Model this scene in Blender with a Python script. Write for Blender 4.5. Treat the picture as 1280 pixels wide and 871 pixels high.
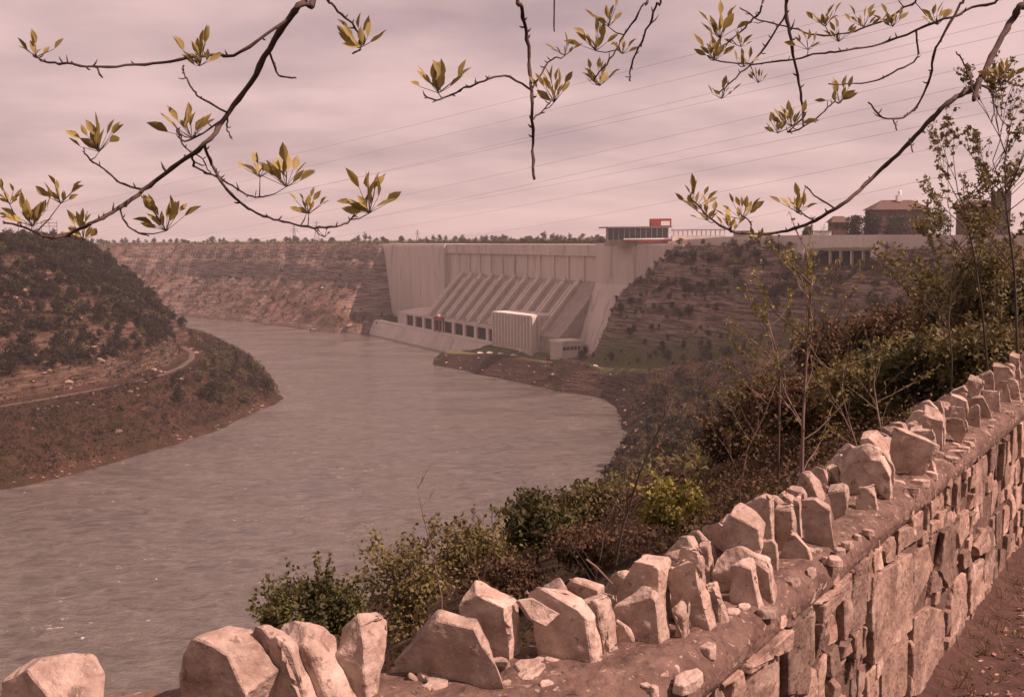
import bpy, bmesh, math, random
import numpy as np
from mathutils import Vector, Matrix, noise

S = bpy.context.scene
for o in list(bpy.data.objects):
    bpy.data.objects.remove(o)
C = S.collection

# ------------------------------------------------------------------ camera
F, CX, CY = 1300.0, 640.0, 435.5            # lens in photo pixels, photo centre
EYE = Vector((0, 0, 100.0))
PITCH, ROLL = math.atan((CY - 298) / F), 0.0085
fw = Vector((0, math.cos(PITCH), -math.sin(PITCH)))
u0 = Vector((0, math.sin(PITCH), math.cos(PITCH)))
r0 = Vector((1, 0, 0))
rt = (r0 * math.cos(ROLL) - u0 * math.sin(ROLL)).normalized()
up = rt.cross(fw).normalized()
cam = bpy.data.cameras.new('camera')
cam.sensor_width = 36; cam.lens = 36 * F / 1280
cam.clip_start = 0.05; cam.clip_end = 30000
co = bpy.data.objects.new('camera', cam); C.objects.link(co)
m = Matrix((rt, up, -fw)).transposed().to_4x4(); m.translation = EYE
co.matrix_world = m
S.camera = co


def ray(px, py):
    return fw + rt * ((px - CX) / F) - up * ((py - CY) / F)


def P(px, py, z=0.0):
    d = ray(px, py); return EYE + d * ((z - EYE.z) / d.z)


def Q(px, py, y):
    d = ray(px, py); return EYE + d * (y / d.y)


# ------------------------------------------------------------------ light
SUN_EL, SUN_AZ = math.radians(48), math.atan2(.95, -.31)
sd = Vector((math.sin(SUN_AZ) * math.cos(SUN_EL), math.cos(SUN_AZ) * math.cos(SUN_EL), math.sin(SUN_EL)))
sl = bpy.data.lights.new('sun', 'SUN'); sl.energy = 5.0; sl.angle = math.radians(0.6); sl.color = (1, .94, .86)
so = bpy.data.objects.new('sun', sl); C.objects.link(so)
so.rotation_euler = sd.to_track_quat('Z', 'Y').to_euler(); so.location = (40, -30, 160)

W = bpy.data.worlds.new('World'); S.world = W; W.use_nodes = True
nt = W.node_tree; N, L = nt.nodes, nt.links
bg = N['Background']; bg.inputs[1].default_value = 0.086
sky = N.new('ShaderNodeTexSky'); sky.sky_type = 'NISHITA'; sky.sun_disc = False
sky.sun_elevation = SUN_EL; sky.sun_rotation = SUN_AZ
tc = N.new('ShaderNodeTexCoord')
sep = N.new('ShaderNodeSeparateXYZ'); L.new(tc.outputs['Generated'], sep.inputs[0])


def wm(op, a, b):
    n = N.new('ShaderNodeMath'); n.operation = op
    for i, v in enumerate((a, b)):
        if isinstance(v, (int, float)): n.inputs[i].default_value = v
        else: L.new(v, n.inputs[i])
    return n.outputs[0]


zz = wm('ADD', wm('MAXIMUM', sep.outputs[2], 0.0), 0.16)
cb = N.new('ShaderNodeCombineXYZ')
L.new(wm('DIVIDE', sep.outputs[0], zz), cb.inputs[0]); L.new(wm('DIVIDE', sep.outputs[1], zz), cb.inputs[1])
mp = N.new('ShaderNodeMapping'); mp.inputs['Scale'].default_value = (.8, 1.0, 1); mp.inputs['Location'].default_value = (3.1, 1.7, 0)
mp.inputs['Rotation'].default_value = (0, 0, .12)
L.new(cb.outputs[0], mp.inputs[0])
n1 = N.new('ShaderNodeTexNoise'); n1.inputs['Scale'].default_value = 1.5; n1.inputs['Detail'].default_value = 6; n1.inputs['Roughness'].default_value = .5
L.new(mp.outputs[0], n1.inputs[0])
cr = N.new('ShaderNodeValToRGB'); e = cr.color_ramp.elements
e[0].position = .34; e[0].color = (3.5, 3.4, 3.55, 1); e[1].position = .64; e[1].color = (6.3, 6.0, 5.7, 1)
L.new(n1.outputs[0], cr.inputs[0])
mx = N.new('ShaderNodeMix'); mx.data_type = 'RGBA'; mx.inputs[0].default_value = .93
L.new(sky.outputs[0], mx.inputs[6]); L.new(cr.outputs[0], mx.inputs[7])
L.new(mx.outputs[2], bg.inputs[0])

vs = S.view_settings
vs.view_transform = 'Standard'; vs.look = 'None'; vs.gamma = 1; vs.exposure = 0.25
# the slide's faded, reddish cast, as the camera's white balance
vs.use_white_balance = True; vs.white_balance_temperature = 7900; vs.white_balance_tint = 47
S.cycles.max_bounces = 5; S.cycles.diffuse_bounces = 3; S.cycles.volume_bounces = 1; S.cycles.transparent_max_bounces = 4

# ------------------------------------------------------------------ helpers
rnd = random.Random(7)


def mat(name, base, rough=.9, var=.25, scale=1.0, dark=None, bump=.0, bscale=None, rand=.0, coord='Object', metal=0, stretch=None, spec=.3, speck=None):
    """colour grain between base and a darker tone of it, fine bump, per-object shift"""
    M = bpy.data.materials.new(name); M.use_nodes = True
    t = M.node_tree; n, l = t.nodes, t.links
    b = n['Principled BSDF']; b.inputs['Roughness'].default_value = rough; b.inputs['Metallic'].default_value = metal
    b.inputs['Specular IOR Level'].default_value = spec
    tx = n.new('ShaderNodeTexCoord'); src = tx.outputs[coord]
    if stretch:
        mp_ = n.new('ShaderNodeMapping'); mp_.inputs['Scale'].default_value = stretch; l.new(src, mp_.inputs[0]); src = mp_.outputs[0]
    no = n.new('ShaderNodeTexNoise'); no.inputs['Scale'].default_value = scale; no.inputs['Detail'].default_value = 7; no.inputs['Roughness'].default_value = .62
    l.new(src, no.inputs[0])
    r = n.new('ShaderNodeValToRGB'); el = r.color_ramp.elements
    d = dark or tuple(c * (1 - var) for c in base)
    el[0].position = .32; el[0].color = (*d, 1); el[1].position = .66; el[1].color = (*base, 1)
    l.new(no.outputs[0], r.inputs[0]); col = r.outputs[0]
    if speck:                                  # lichen, pits and stains
        for sc_, p_, c_, w_ in speck:
            ns = n.new('ShaderNodeTexNoise'); ns.inputs['Scale'].default_value = sc_; ns.inputs['Detail'].default_value = 4; ns.inputs['Distortion'].default_value = .6
            l.new(src, ns.inputs[0])
            rs = n.new('ShaderNodeMapRange'); rs.inputs[1].default_value = p_; rs.inputs[2].default_value = p_ + .07; rs.inputs[4].default_value = w_
            l.new(ns.outputs[0], rs.inputs[0])
            mq = n.new('ShaderNodeMix'); mq.data_type = 'RGBA'; mq.inputs[7].default_value = (*c_, 1); l.new(rs.outputs[0], mq.inputs[0]); l.new(col, mq.inputs[6]); col = mq.outputs[2]
    if rand:
        oi = n.new('ShaderNodeObjectInfo'); mr = n.new('ShaderNodeMapRange')
        mr.inputs[3].default_value = 1 - rand; mr.inputs[4].default_value = 1 + rand
        l.new(oi.outputs['Random'], mr.inputs[0])
        hs = n.new('ShaderNodeHueSaturation'); l.new(mr.outputs[0], hs.inputs['Value']); l.new(col, hs.inputs['Color']); col = hs.outputs[0]
    l.new(col, b.inputs['Base Color'])
    if bump:
        nb = n.new('ShaderNodeTexNoise'); nb.inputs['Scale'].default_value = bscale or scale * 4; nb.inputs['Detail'].default_value = 6
        l.new(src, nb.inputs[0])
        bp = n.new('ShaderNodeBump'); bp.inputs['Strength'].default_value = bump; bp.inputs['Distance'].default_value = .5 / (bscale or scale * 4)
        l.new(nb.outputs[0], bp.inputs['Height']); l.new(bp.outputs[0], b.inputs['Normal'])
    return M


def leafmat(name, a, b_, rand=.2):
    M = mat(name, a, .65, dark=b_, scale=.9, rand=rand)
    t = M.node_tree; n, l = t.nodes, t.links; b = n['Principled BSDF']
    tr = n.new('ShaderNodeBsdfTranslucent'); ms = n.new('ShaderNodeMixShader'); ms.inputs[0].default_value = .3
    l.new(b.inputs['Base Color'].links[0].from_socket, tr.inputs[0])
    l.new(b.outputs[0], ms.inputs[1]); l.new(tr.outputs[0], ms.inputs[2]); l.new(ms.outputs[0], n['Material Output'].inputs[0])
    return M


class MB:
    """collects vertices and faces of one mesh"""
    def __init__(s): s.v, s.f, s.mi, s.k = [], [], [], 0

    def add(s, vs_, fs):
        o = len(s.v); s.v += [tuple(p) for p in vs_]
        s.f += [tuple(i + o for i in f) for f in fs]; s.mi += [s.k] * len(fs); return s

    def box(s, c, ex, ey, ez):
        """c: centre of the base; ex, ey half vectors, ez full height vector"""
        c, ex, ey, ez = Vector(c), Vector(ex), Vector(ey), Vector(ez)
        q = [c - ex - ey, c + ex - ey, c + ex + ey, c - ex + ey]
        return s.add(q + [p + ez for p in q], [(3, 2, 1, 0), (4, 5, 6, 7), (0, 1, 5, 4), (1, 2, 6, 5), (2, 3, 7, 6), (3, 0, 4, 7)])

    def abox(s, x0, x1, y0, y1, z0, z1):
        return s.box(((x0 + x1) / 2, (y0 + y1) / 2, z0), ((x1 - x0) / 2, 0, 0), (0, (y1 - y0) / 2, 0), (0, 0, z1 - z0))

    def tube(s, pts, rad, n=6, cap=True):
        pts = [Vector(p) for p in pts]
        if not hasattr(rad, '__len__'): rad = [rad] * len(pts)
        vv, ff = [], []
        ref = Vector((.31, .2, .93))
        for i, p in enumerate(pts):
            d = (pts[min(i + 1, len(pts) - 1)] - pts[max(i - 1, 0)]).normalized()
            a = d.cross(ref)
            if a.length < .05: a = d.cross(Vector((1, 0, 0)))
            a.normalize(); b = d.cross(a)
            for k in range(n):
                t = 2 * math.pi * k / n
                vv.append(p + (a * math.cos(t) + b * math.sin(t)) * rad[i])
        for i in range(len(pts) - 1):
            for k in range(n):
                ff.append((i * n + k, i * n + (k + 1) % n, (i + 1) * n + (k + 1) % n, (i + 1) * n + k))
        if cap:
            ff.append(tuple(range(n - 1, -1, -1))); ff.append(tuple(range((len(pts) - 1) * n, len(pts) * n)))
        return s.add(vv, ff)

    def prism(s, poly, ext):
        n = len(poly); poly = [Vector(p) for p in poly]; ext = Vector(ext)
        return s.add(poly + [p + ext for p in poly],
                     [tuple(range(n - 1, -1, -1)), tuple(range(n, 2 * n))] + [(i, (i + 1) % n, n + (i + 1) % n, n + i) for i in range(n)])

    def mesh(s, name, mats, smooth=False):
        me = bpy.data.meshes.new(name); me.from_pydata(s.v, [], s.f)
        for mm in (mats if isinstance(mats, (list, tuple)) else [mats]): me.materials.append(mm)
        if any(s.mi): me.polygons.foreach_set('material_index', s.mi)
        if smooth: me.polygons.foreach_set('use_smooth', [True] * len(s.f))
        me.update(); return me

    def build(s, name, mats, parent=None, smooth=False, fix=False):
        me = s.mesh(name, mats, smooth)
        if fix:
            bm = bmesh.new(); bm.from_mesh(me); bmesh.ops.recalc_face_normals(bm, faces=bm.faces); bm.to_mesh(me); bm.free()
        return link(name, me, parent)


def link(name, me, parent=None):
    o = bpy.data.objects.new(name, me); C.objects.link(o)
    if parent: o.parent = parent
    return o


def tag(o, label, cat, group=None):
    o['label'] = label; o['category'] = cat
    if group: o['group'] = group
    return o


def thing(name, label, cat, group=None, loc=(0, 0, 0), rz=0):
    o = bpy.data.objects.new(name, None); C.objects.link(o); o.empty_display_size = .1
    o.location = loc; o.rotation_euler = (0, 0, rz)
    return tag(o, label, cat, group)


def structure(o): o['kind'] = 'structure'; return o
def stuff(o, label=None, cat=None):
    o['kind'] = 'stuff'
    if label: o['label'] = label; o['category'] = cat
    return o


# ------------------------------------------------------------------ terrain
def xy(v): return (v.x, v.y)


DA, DE, DN = Vector((-147, 1215, 0)), Vector((.45, -.893, 0)).normalized(), Vector((-.893, -.45, 0)).normalized()


def dp(s, o, z=0): return DA + DE * s + DN * o + Vector((0, 0, z))


LEFT_SHORE = [(-1300, -500), (-700, 20), (-400, 260)] + [xy(P(*p)) for p in ((8, 611), (100, 590), (200, 562), (285, 530), (327, 512))] + \
             [(-150, 660), (-180, 780), (-250, 950), (-375, 1110), (-560, 1215), (-1000, 1290), (-2300, 1340)]
FAR_SHORE = [(-2300, 1700), (-1200, 1590), (-700, 1490)] + [xy(P(*p)) for p in ((215, 394), (330, 405), (400, 413), (448, 418))] + [xy(dp(92, 52)), xy(dp(200, 49))]
RIGHT_SHORE = [xy(dp(330, 49)), xy(dp(372, 52))] + [xy(P(*p)) for p in ((541, 449), (548, 456), (610, 470), (700, 490), (758, 498), (776, 520), (772, 570), (762, 610))] + \
              [(25, 370), (0, 320), (-30, 262), (-70, 200), (-130, 130), (-230, 40), (-420, -160), (-800, -700)]
RIVER = np.array(LEFT_SHORE + FAR_SHORE + RIGHT_SHORE)
LEFT_EDGE = [(-2600, -900), (-900, -60), (-560, 260), (-420, 420), (-345, 535), (-303, 630), (-318, 760), (-395, 930), (-520, 1050), (-700, 1110), (-1100, 1160), (-2600, 1210)]
FAR_EDGE = [(-2600, 1900), (-1200, 1730), (-700, 1640), (-480, 1520), (-330, 1400), (-200, 1290), xy(dp(-6, -2)), xy(dp(565, -4))]
RIGHT_EDGE = [(140, 640), (172, 560), (196, 470), (190, 400), (160, 310), (110, 205), (62, 105), (24, 44), (6.5, 11.5), (2.6, 6.2), (.9, 4.0), (-.4, 2.9), (-2.4, 2.5), (-6, 1.5), (-30, -20), (-120, -120), (-400, -420), (-700, -900)]
PLAT_L = np.array(LEFT_EDGE + [(-9500, 1300), (-9500, -3000)])
PLAT_R = np.array(FAR_EDGE + RIGHT_EDGE + [(-500, -9500), (9500, -9500), (9500, 9500), (-9500, 9500), (-9500, 2100)])


def seg_dist(X, Y, line, closed=False):
    d = np.full(X.shape, 1e9)
    n = len(line)
    for i in range(n if closed else n - 1):
        ax, ay = line[i]; bx, by = line[(i + 1) % n]
        vx, vy = bx - ax, by - ay
        t = np.clip(((X - ax) * vx + (Y - ay) * vy) / (vx * vx + vy * vy + 1e-9), 0, 1)
        d = np.minimum(d, np.hypot(X - ax - t * vx, Y - ay - t * vy))
    return d


def inside(X, Y, poly):
    r = np.zeros(X.shape, bool); n = len(poly)
    for i in range(n):
        ax, ay = poly[i]; bx, by = poly[(i + 1) % n]
        if ay == by: continue
        c = ((ay > Y) != (by > Y)) & (X < (bx - ax) * (Y - ay) / (by - ay) + ax)
        r ^= c
    return r


_g = np.random.RandomState(5).rand(256, 256)


def vnoise(x, y):
    xi, yi = np.floor(x).astype(int), np.floor(y).astype(int)
    a, b = x - xi, y - yi; a = a * a * (3 - 2 * a); b = b * b * (3 - 2 * b)
    g = lambda i, j: _g[i % 256, j % 256]
    return (g(xi, yi) * (1 - a) + g(xi + 1, yi) * a) * (1 - b) + (g(xi, yi + 1) * (1 - a) + g(xi + 1, yi + 1) * a) * b - .5


def fbm(x, y, o=4):
    r, am = 0, 1
    for k in range(o):
        r = r + am * vnoise(x * 2 ** k + 17 * k, y * 2 ** k + 5 * k); am *= .5
    return r


def sstep(a, b, x):
    t = np.clip((x - a) / (b - a), 0, 1); return t * t * (3 - 2 * t)


SPIT = [(-48, 850, 8), (12, 782, 10), (60, 695, 14), (104, 600, 24), (132, 530, 36), (150, 470, 52)]
NOTCH = [(Q(1014, 313, 566).x, 566), (Q(1088, 313, 512).x, 512)]
TRACK = [(v.x, v.y) for v in (P(px, py, 22.0) for px, py in ((-60, 517), (-2, 508), (60, 498), (120, 487), (165, 478), (200, 469), (225, 459), (239, 449), (240, 441), (228, 433)))]
PR_L = ([0, .03, .22, .27, .35, .44, .54, .57, .8, .93, 1], [0, .03, .19, .215, .222, .34, .43, .53, .80, .96, 1])
PR_R = ([0, .04, .3, .55, .66, .69, .78, .80, .88, .90, 1], [0, .04, .28, .5, .60, .70, .76, .86, .90, .985, 1])
PR_F = ([0, .04, .3, .55, .70, .73, .83, .86, 1], [0, .05, .25, .47, .58, .78, .82, .97, 1])


def height(X, Y, full=False):
    X = np.asarray(X, float); Y = np.asarray(Y, float)
    # wobble the outlines a little far from the camera
    far = sstep(60, 300, np.hypot(X, Y))
    sx, so_ = (X - DA.x) * DE.x + (Y - DA.y) * DE.y, (X - DA.x) * DN.x + (Y - DA.y) * DN.y
    far = far * (1 - sstep(60, 80, sx) * (1 - sstep(400, 430, sx)) * sstep(8, 20, so_) * (1 - sstep(75, 110, so_)))
    Xw = X + far * 10 * fbm(X / 55, Y / 55); Yw = Y + far * 10 * fbm(X / 55 + 40, Y / 55 + 9)
    ds = seg_dist(Xw, Yw, RIVER, True)
    dl, dr = seg_dist(X, Y, LEFT_EDGE), seg_dist(X, Y, FAR_EDGE + RIGHT_EDGE)
    left = dl < dr
    de = np.minimum(dl, dr)
    t = ds / (ds + de + 1e-6)
    t = np.clip(t + far * .05 * fbm(X / 22, Y / 22) * np.sin(np.pi * np.clip(t, 0, 1)), 0, 1)
    fr = np.interp(t, *PR_R); ff = np.interp(t, *PR_F); fl = np.interp(t, *PR_L)
    wf = sstep(900, 1150, Y)
    f = np.where(left, fl, fr * (1 - wf) + ff * wf)
    near = 1 - sstep(150, 330, np.hypot(X, Y))
    f = f * (1 - near) + near * t ** .95
    top = 98.3 - 3.8 * sstep(25, 250, np.hypot(X, Y)) + 1.5 * sstep(1200, 3000, np.hypot(X, Y)) + np.where(left, 2.5, 0)
    h = f * top
    rough = far * (5.0 * fbm(X / 34, Y / 34) + 2.6 * fbm(X / 8, Y / 8, 3)) * np.sin(np.pi * np.clip(t, .0, 1)) ** .6
    rough += (1 - far) * .5 * fbm(X / 3, Y / 3) * np.clip(de / 3, 0, 1)
    h = h + rough
    # rock ledges: the slope breaks into steps of uneven height
    st_ = 8.5; q_ = h / st_ + .35 * fbm(X / 70, Y / 70, 2); fl_ = np.floor(q_); hq = (fl_ + sstep(.5, .9, q_ - fl_) - .35 * fbm(X / 70, Y / 70, 2)) * st_
    led = sstep(-.12, .12, fbm(X / 38 + 8, Y / 38, 3)) * far * np.where(left, sstep(.4, .5, t), sstep(.25, .4, t)) * .85
    h = h * (1 - led) + hq * led
    # the grassy spit and its climbing track
    zs, wt = np.zeros(X.shape), np.full(X.shape, 1e9)
    for (ax, ay, az), (bx, by, bz) in zip(SPIT[:-1], SPIT[1:]):
        vx, vy = bx - ax, by - ay
        q = np.clip(((X - ax) * vx + (Y - ay) * vy) / (vx * vx + vy * vy), 0, 1)
        d = np.hypot(X - ax - q * vx, Y - ay - q * vy)
        zs = np.where(d < wt, az + q * (bz - az), zs); wt = np.minimum(wt, d)
    wz = 1 - sstep(10, 22, wt)
    wz = wz * sstep(2, 14, ds)
    h = h * (1 - wz) + zs * wz
    wk = (1 - sstep(5, 16, seg_dist(X, Y, TRACK))) * sstep(1, 10, ds) * left
    h = h * (1 - wk) + 22 * wk
    # level ground of the power plant at the foot of the dam
    plant = sstep(5, 40, sx) * (1 - sstep(508, 548, sx)) * sstep(-6, -2, so_) * (1 - sstep(72, 110, so_))
    cap = np.interp(sx, [470, 500, 520, 540, 568, 600], [13, 18, 38, 58, 80, 130]) + np.clip(so_ - 40, 0, 200) * .9 + np.where((so_ < -8) | (sx < 470), 300, 0)
    h = np.minimum(h, cap + 2 * fbm(X / 9, Y / 9, 3))
    h = np.where(plant > 0, h * (1 - plant) + np.minimum(h, 12.8) * plant, h)
    bench = np.exp(-(((X + 185) / 60) ** 2 + ((Y - 1125) / 30) ** 2)) * sstep(1, 8, ds)
    h = h * (1 - bench) + np.minimum(h, 9) * bench
    pl, pr = inside(X, Y, PLAT_L), inside(X, Y, PLAT_R)
    out = pl | pr
    h = np.where(out, top + far * 1.2 * fbm(X / 60, Y / 60) * np.clip(de / 20, 0, 1), h)
    riv = inside(Xw, Yw, RIVER)
    h = np.where(riv, -np.clip(ds * .5, .3, 6), np.maximum(h, .35 * (1 - out)))
    nd = seg_dist(X, Y, NOTCH); h = h - 9 * (1 - sstep(9, 20, nd)) * (~riv)
    if full:
        return h, wz * (1 - riv), out, riv, left, t
    return h


def hz(x, y): return float(height(np.array([x]), np.array([y]))[0])


fine = np.radians(np.arange(-37, 37.01, .125)); coarse = np.radians(np.arange(41, 320, 5))
ang = np.concatenate([fine, coarse])
rr = np.concatenate([[0.0], np.geomspace(.8, 100, 110), np.linspace(102, 350, 105), np.linspace(352.5, 960, 235), np.linspace(964, 1650, 170), np.geomspace(1680, 9000, 34)])
A, R = np.meshgrid(ang, rr)
TX, TY = np.sin(A) * R, np.cos(A) * R
TZ, TG, TO, TR, TL, TT = height(TX, TY, True)
na, nr = len(ang), len(rr)
verts = np.stack([TX, TY, TZ], -1).reshape(-1, 3)
i, j = np.meshgrid(np.arange(nr - 1), np.arange(na), indexing='ij')
j2 = (j + 1) % na
quads = np.stack([i * na + j, i * na + j2, (i + 1) * na + j2, (i + 1) * na + j], -1).reshape(-1, 4)


def np_mesh(name, v, q, mats, smooth=True):
    me = bpy.data.meshes.new(name)
    me.vertices.add(len(v)); me.vertices.foreach_set('co', np.ascontiguousarray(v, dtype=np.float32).ravel())
    k = q.shape[1]
    me.loops.add(q.size); me.loops.foreach_set('vertex_index', np.ascontiguousarray(q, dtype=np.int32).ravel())
    me.polygons.add(len(q)); me.polygons.foreach_set('loop_start', np.arange(0, q.size, k, dtype=np.int32))
    for mm in (mats if isinstance(mats, (list, tuple)) else [mats]): me.materials.append(mm)
    me.update(calc_edges=True); me.validate()
    if smooth: me.polygons.foreach_set('use_smooth', np.ones(len(me.polygons), bool))
    return me


def ground_material():
    M = bpy.data.materials.new('gorge_ground'); M.use_nodes = True
    t = M.node_tree; n, l = t.nodes, t.links; b = n['Principled BSDF']; b.inputs['Roughness'].default_value = .95
    b.inputs['Specular IOR Level'].default_value = .1
    g = n.new('ShaderNodeNewGeometry')

    def noi(sc, st=None, det=6):
        src = g.outputs['Position']
        if st:
            mpp = n.new('ShaderNodeMapping'); mpp.inputs['Scale'].default_value = st; l.new(src, mpp.inputs[0]); src = mpp.outputs[0]
        q = n.new('ShaderNodeTexNoise'); q.inputs['Scale'].default_value = sc; q.inputs['Detail'].default_value = det; q.inputs['Roughness'].default_value = .65
        l.new(src, q.inputs[0]); return q.outputs[0]

    def ramp(src, p0, c0, p1, c1):
        q = n.new('ShaderNodeValToRGB'); ee = q.color_ramp.elements
        ee[0].position = p0; ee[0].color = (*c0, 1); ee[1].position = p1; ee[1].color = (*c1, 1); l.new(src, q.inputs[0]); return q.outputs[0]

    def mix(fac, a, c):
        q = n.new('ShaderNodeMix'); q.data_type = 'RGBA'; l.new(fac, q.inputs[0]); l.new(a, q.inputs[6]); l.new(c, q.inputs[7]); return q.outputs[2]
    soil = ramp(noi(.09), .35, (.032, .0155, .010), .78, (.10, .047, .029))  # soil and strata kept dark: cloud shade on the left bluff, put into colour
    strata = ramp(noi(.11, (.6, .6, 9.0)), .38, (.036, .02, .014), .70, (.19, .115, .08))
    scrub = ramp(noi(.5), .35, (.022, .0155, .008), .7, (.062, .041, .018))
    grass = ramp(noi(.25), .3, (.085, .085, .03), .7, (.16, .15, .06))
    pebble = ramp(noi(1.6, None, 3), .60, (0, 0, 0), .68, (1, 1, 1))
    pale = ramp(noi(.7), .3, (.24, .165, .12), .7, (.36, .27, .21))
    sp = n.new('ShaderNodeSeparateXYZ'); l.new(g.outputs['Normal'], sp.inputs[0])
    steep = ramp(sp.outputs[2], .66, (1, 1, 1), .82, (0, 0, 0))
    soil_lift = ramp(noi(.12), .34, (.10, .05, .034), .72, (.25, .145, .10))  # paler copies of soil and strata, brightening slopes the sun misses
    strata_lift = ramp(noi(.10, (.5, .5, 8.0)), .40, (.09, .052, .038), .62, (.40, .28, .21))
    lift_ = n.new('ShaderNodeAttribute'); lift_.attribute_name = 'stone_tone'  # this attribute holds the painted slope brightness, not a stone colour
    c = mix(steep, mix(lift_.outputs['Fac'], soil, soil_lift), mix(lift_.outputs['Fac'], strata, strata_lift))
    mk = n.new('ShaderNodeAttribute'); mk.attribute_name = 'scree'
    pm = n.new('ShaderNodeMath'); pm.operation = 'MULTIPLY'; l.new(pebble, pm.inputs[0]); l.new(mk.outputs['Fac'], pm.inputs[1])
    c = mix(pm.outputs[0], c, pale)
    sf = ramp(noi(.035), .46, (0, 0, 0), .56, (1, 1, 1))
    inv = n.new('ShaderNodeMath'); inv.operation = 'MULTIPLY_ADD'; inv.inputs[1].default_value = -.65; inv.inputs[2].default_value = .75; l.new(steep, inv.inputs[0])
    sm = n.new('ShaderNodeMath'); sm.operation = 'MULTIPLY'; l.new(sf, sm.inputs[0]); l.new(inv.outputs[0], sm.inputs[1])
    c = mix(sm.outputs[0], c, scrub)
    ga = n.new('ShaderNodeAttribute'); ga.attribute_name = 'turf'
    c = mix(ga.outputs['Fac'], c, grass)
    l.new(c, b.inputs['Base Color'])
    bp = n.new('ShaderNodeBump'); bp.inputs['Strength'].default_value = .9; bp.inputs['Distance'].default_value = 1.6
    l.new(noi(.6), bp.inputs['Height']); l.new(bp.outputs[0], b.inputs['Normal'])
    return M


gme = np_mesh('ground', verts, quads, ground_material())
rad = np.hypot(TX, TY)
turf = np.where(TO & (rad > 60), .85, np.clip(TG * 2.0 - .6, 0, 1))
scree = np.where(TT < .10, 1.0, np.where(TL & (TT > .2) & (TT < .45), .45, .35)) * (~TR)
slope_lift = np.where(~TL & ~TO & ~TR, 1.0, 0.0) * np.where(TY > 1000, 1.0, sstep(.38, .55, TT)) * sstep(120, 260, rad)  # mask of painted brightness on the right and far slopes, not another rock
for nm, arr in (('turf', turf), ('scree', scree), ('stone_tone', slope_lift)):
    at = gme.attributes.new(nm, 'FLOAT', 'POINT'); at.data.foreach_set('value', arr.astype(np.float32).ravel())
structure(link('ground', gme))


def water_material():
    M = bpy.data.materials.new('river_water'); M.use_nodes = True
    t = M.node_tree; n, l = t.nodes, t.links; b = n['Principled BSDF']
    b.inputs['Roughness'].default_value = .13; b.inputs['IOR'].default_value = 1.33
    g = n.new('ShaderNodeNewGeometry')

    def noi(sc, st, det, dist=0.0):
        mpp = n.new('ShaderNodeMapping'); mpp.inputs['Scale'].default_value = st; mpp.inputs['Rotation'].default_value = (0, 0, -.25)
        l.new(g.outputs['Position'], mpp.inputs[0])
        q = n.new('ShaderNodeTexNoise'); q.inputs['Scale'].default_value = sc; q.inputs['Detail'].default_value = det; q.inputs['Distortion'].default_value = dist
        q.inputs['Roughness'].default_value = .6
        l.new(mpp.outputs[0], q.inputs[0]); return q.outputs[0]
    r = n.new('ShaderNodeValToRGB'); ee = r.color_ramp.elements
    ee[0].position = .38; ee[0].color = (.078, .065, .055, 1); ee[1].position = .62; ee[1].color = (.185, .155, .13, 1)
    cur = noi(.012, (.55, 1.0, 1), 6, 2.5)                      # slow currents: slicks between choppy reaches
    cm = n.new('ShaderNodeMapRange'); cm.inputs[1].default_value = .40; cm.inputs[2].default_value = .60; cm.inputs[3].default_value = .35; cm.inputs[4].default_value = 1.0
    l.new(cur, cm.inputs[0])
    ma = n.new('ShaderNodeMath'); ma.operation = 'MULTIPLY_ADD'; ma.inputs[1].default_value = .55; l.new(noi(.16, (.75, 1.1, 1), 9, 1.2), ma.inputs[0])
    mb_ = n.new('ShaderNodeMath'); mb_.operation = 'MULTIPLY'; mb_.inputs[1].default_value = .45; l.new(cur, mb_.inputs[0]); l.new(mb_.outputs[0], ma.inputs[2])
    l.new(ma.outputs[0], r.inputs[0])
    rg = n.new('ShaderNodeMapRange'); rg.inputs[1].default_value = .42; rg.inputs[2].default_value = .58; rg.inputs[3].default_value = .07; rg.inputs[4].default_value = .2
    l.new(cur, rg.inputs[0]); l.new(rg.outputs[0], b.inputs['Roughness'])
    # flecks of foam
    a = n.new('ShaderNodeValToRGB'); ee = a.color_ramp.elements; ee[0].position = .685; ee[1].position = .71
    l.new(noi(.22, (.8, 1.3, 1), 8, 2.0), a.inputs[0])
    mxx = n.new('ShaderNodeMix'); mxx.data_type = 'RGBA'; mxx.inputs[7].default_value = (.62, .6, .56, 1)
    l.new(a.outputs[0], mxx.inputs[0]); l.new(r.outputs[0], mxx.inputs[6]); l.new(mxx.outputs[2], b.inputs['Base Color'])
    prev = None
    for sc, st, dd, ss in ((.13, (.8, 1.1, 1), 1.6, .45), (.5, (.8, 1.15, 1), 1.0, .9), (1.6, (.85, 1.15, 1), .35, .8)):
        bp = n.new('ShaderNodeBump'); bp.inputs['Strength'].default_value = ss; sm_ = n.new('ShaderNodeMath'); sm_.operation = 'MULTIPLY'; sm_.inputs[1].default_value = ss; l.new(cm.outputs[0], sm_.inputs[0]); l.new(sm_.outputs[0], bp.inputs['Strength']); bp.inputs['Distance'].default_value = dd
        l.new(noi(sc, st, 5, 1.2), bp.inputs['Height'])
        if prev: l.new(prev, bp.inputs['Normal'])
        prev = bp.outputs[0]
    l.new(prev, b.inputs['Normal'])
    return M


wm_ = MB(); wm_.add([(-2600, -900, 0), (260, -900, 0), (260, 1900, 0), (-2600, 1900, 0)], [(0, 1, 2, 3)])
structure(wm_.build('river', water_material()))

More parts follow.
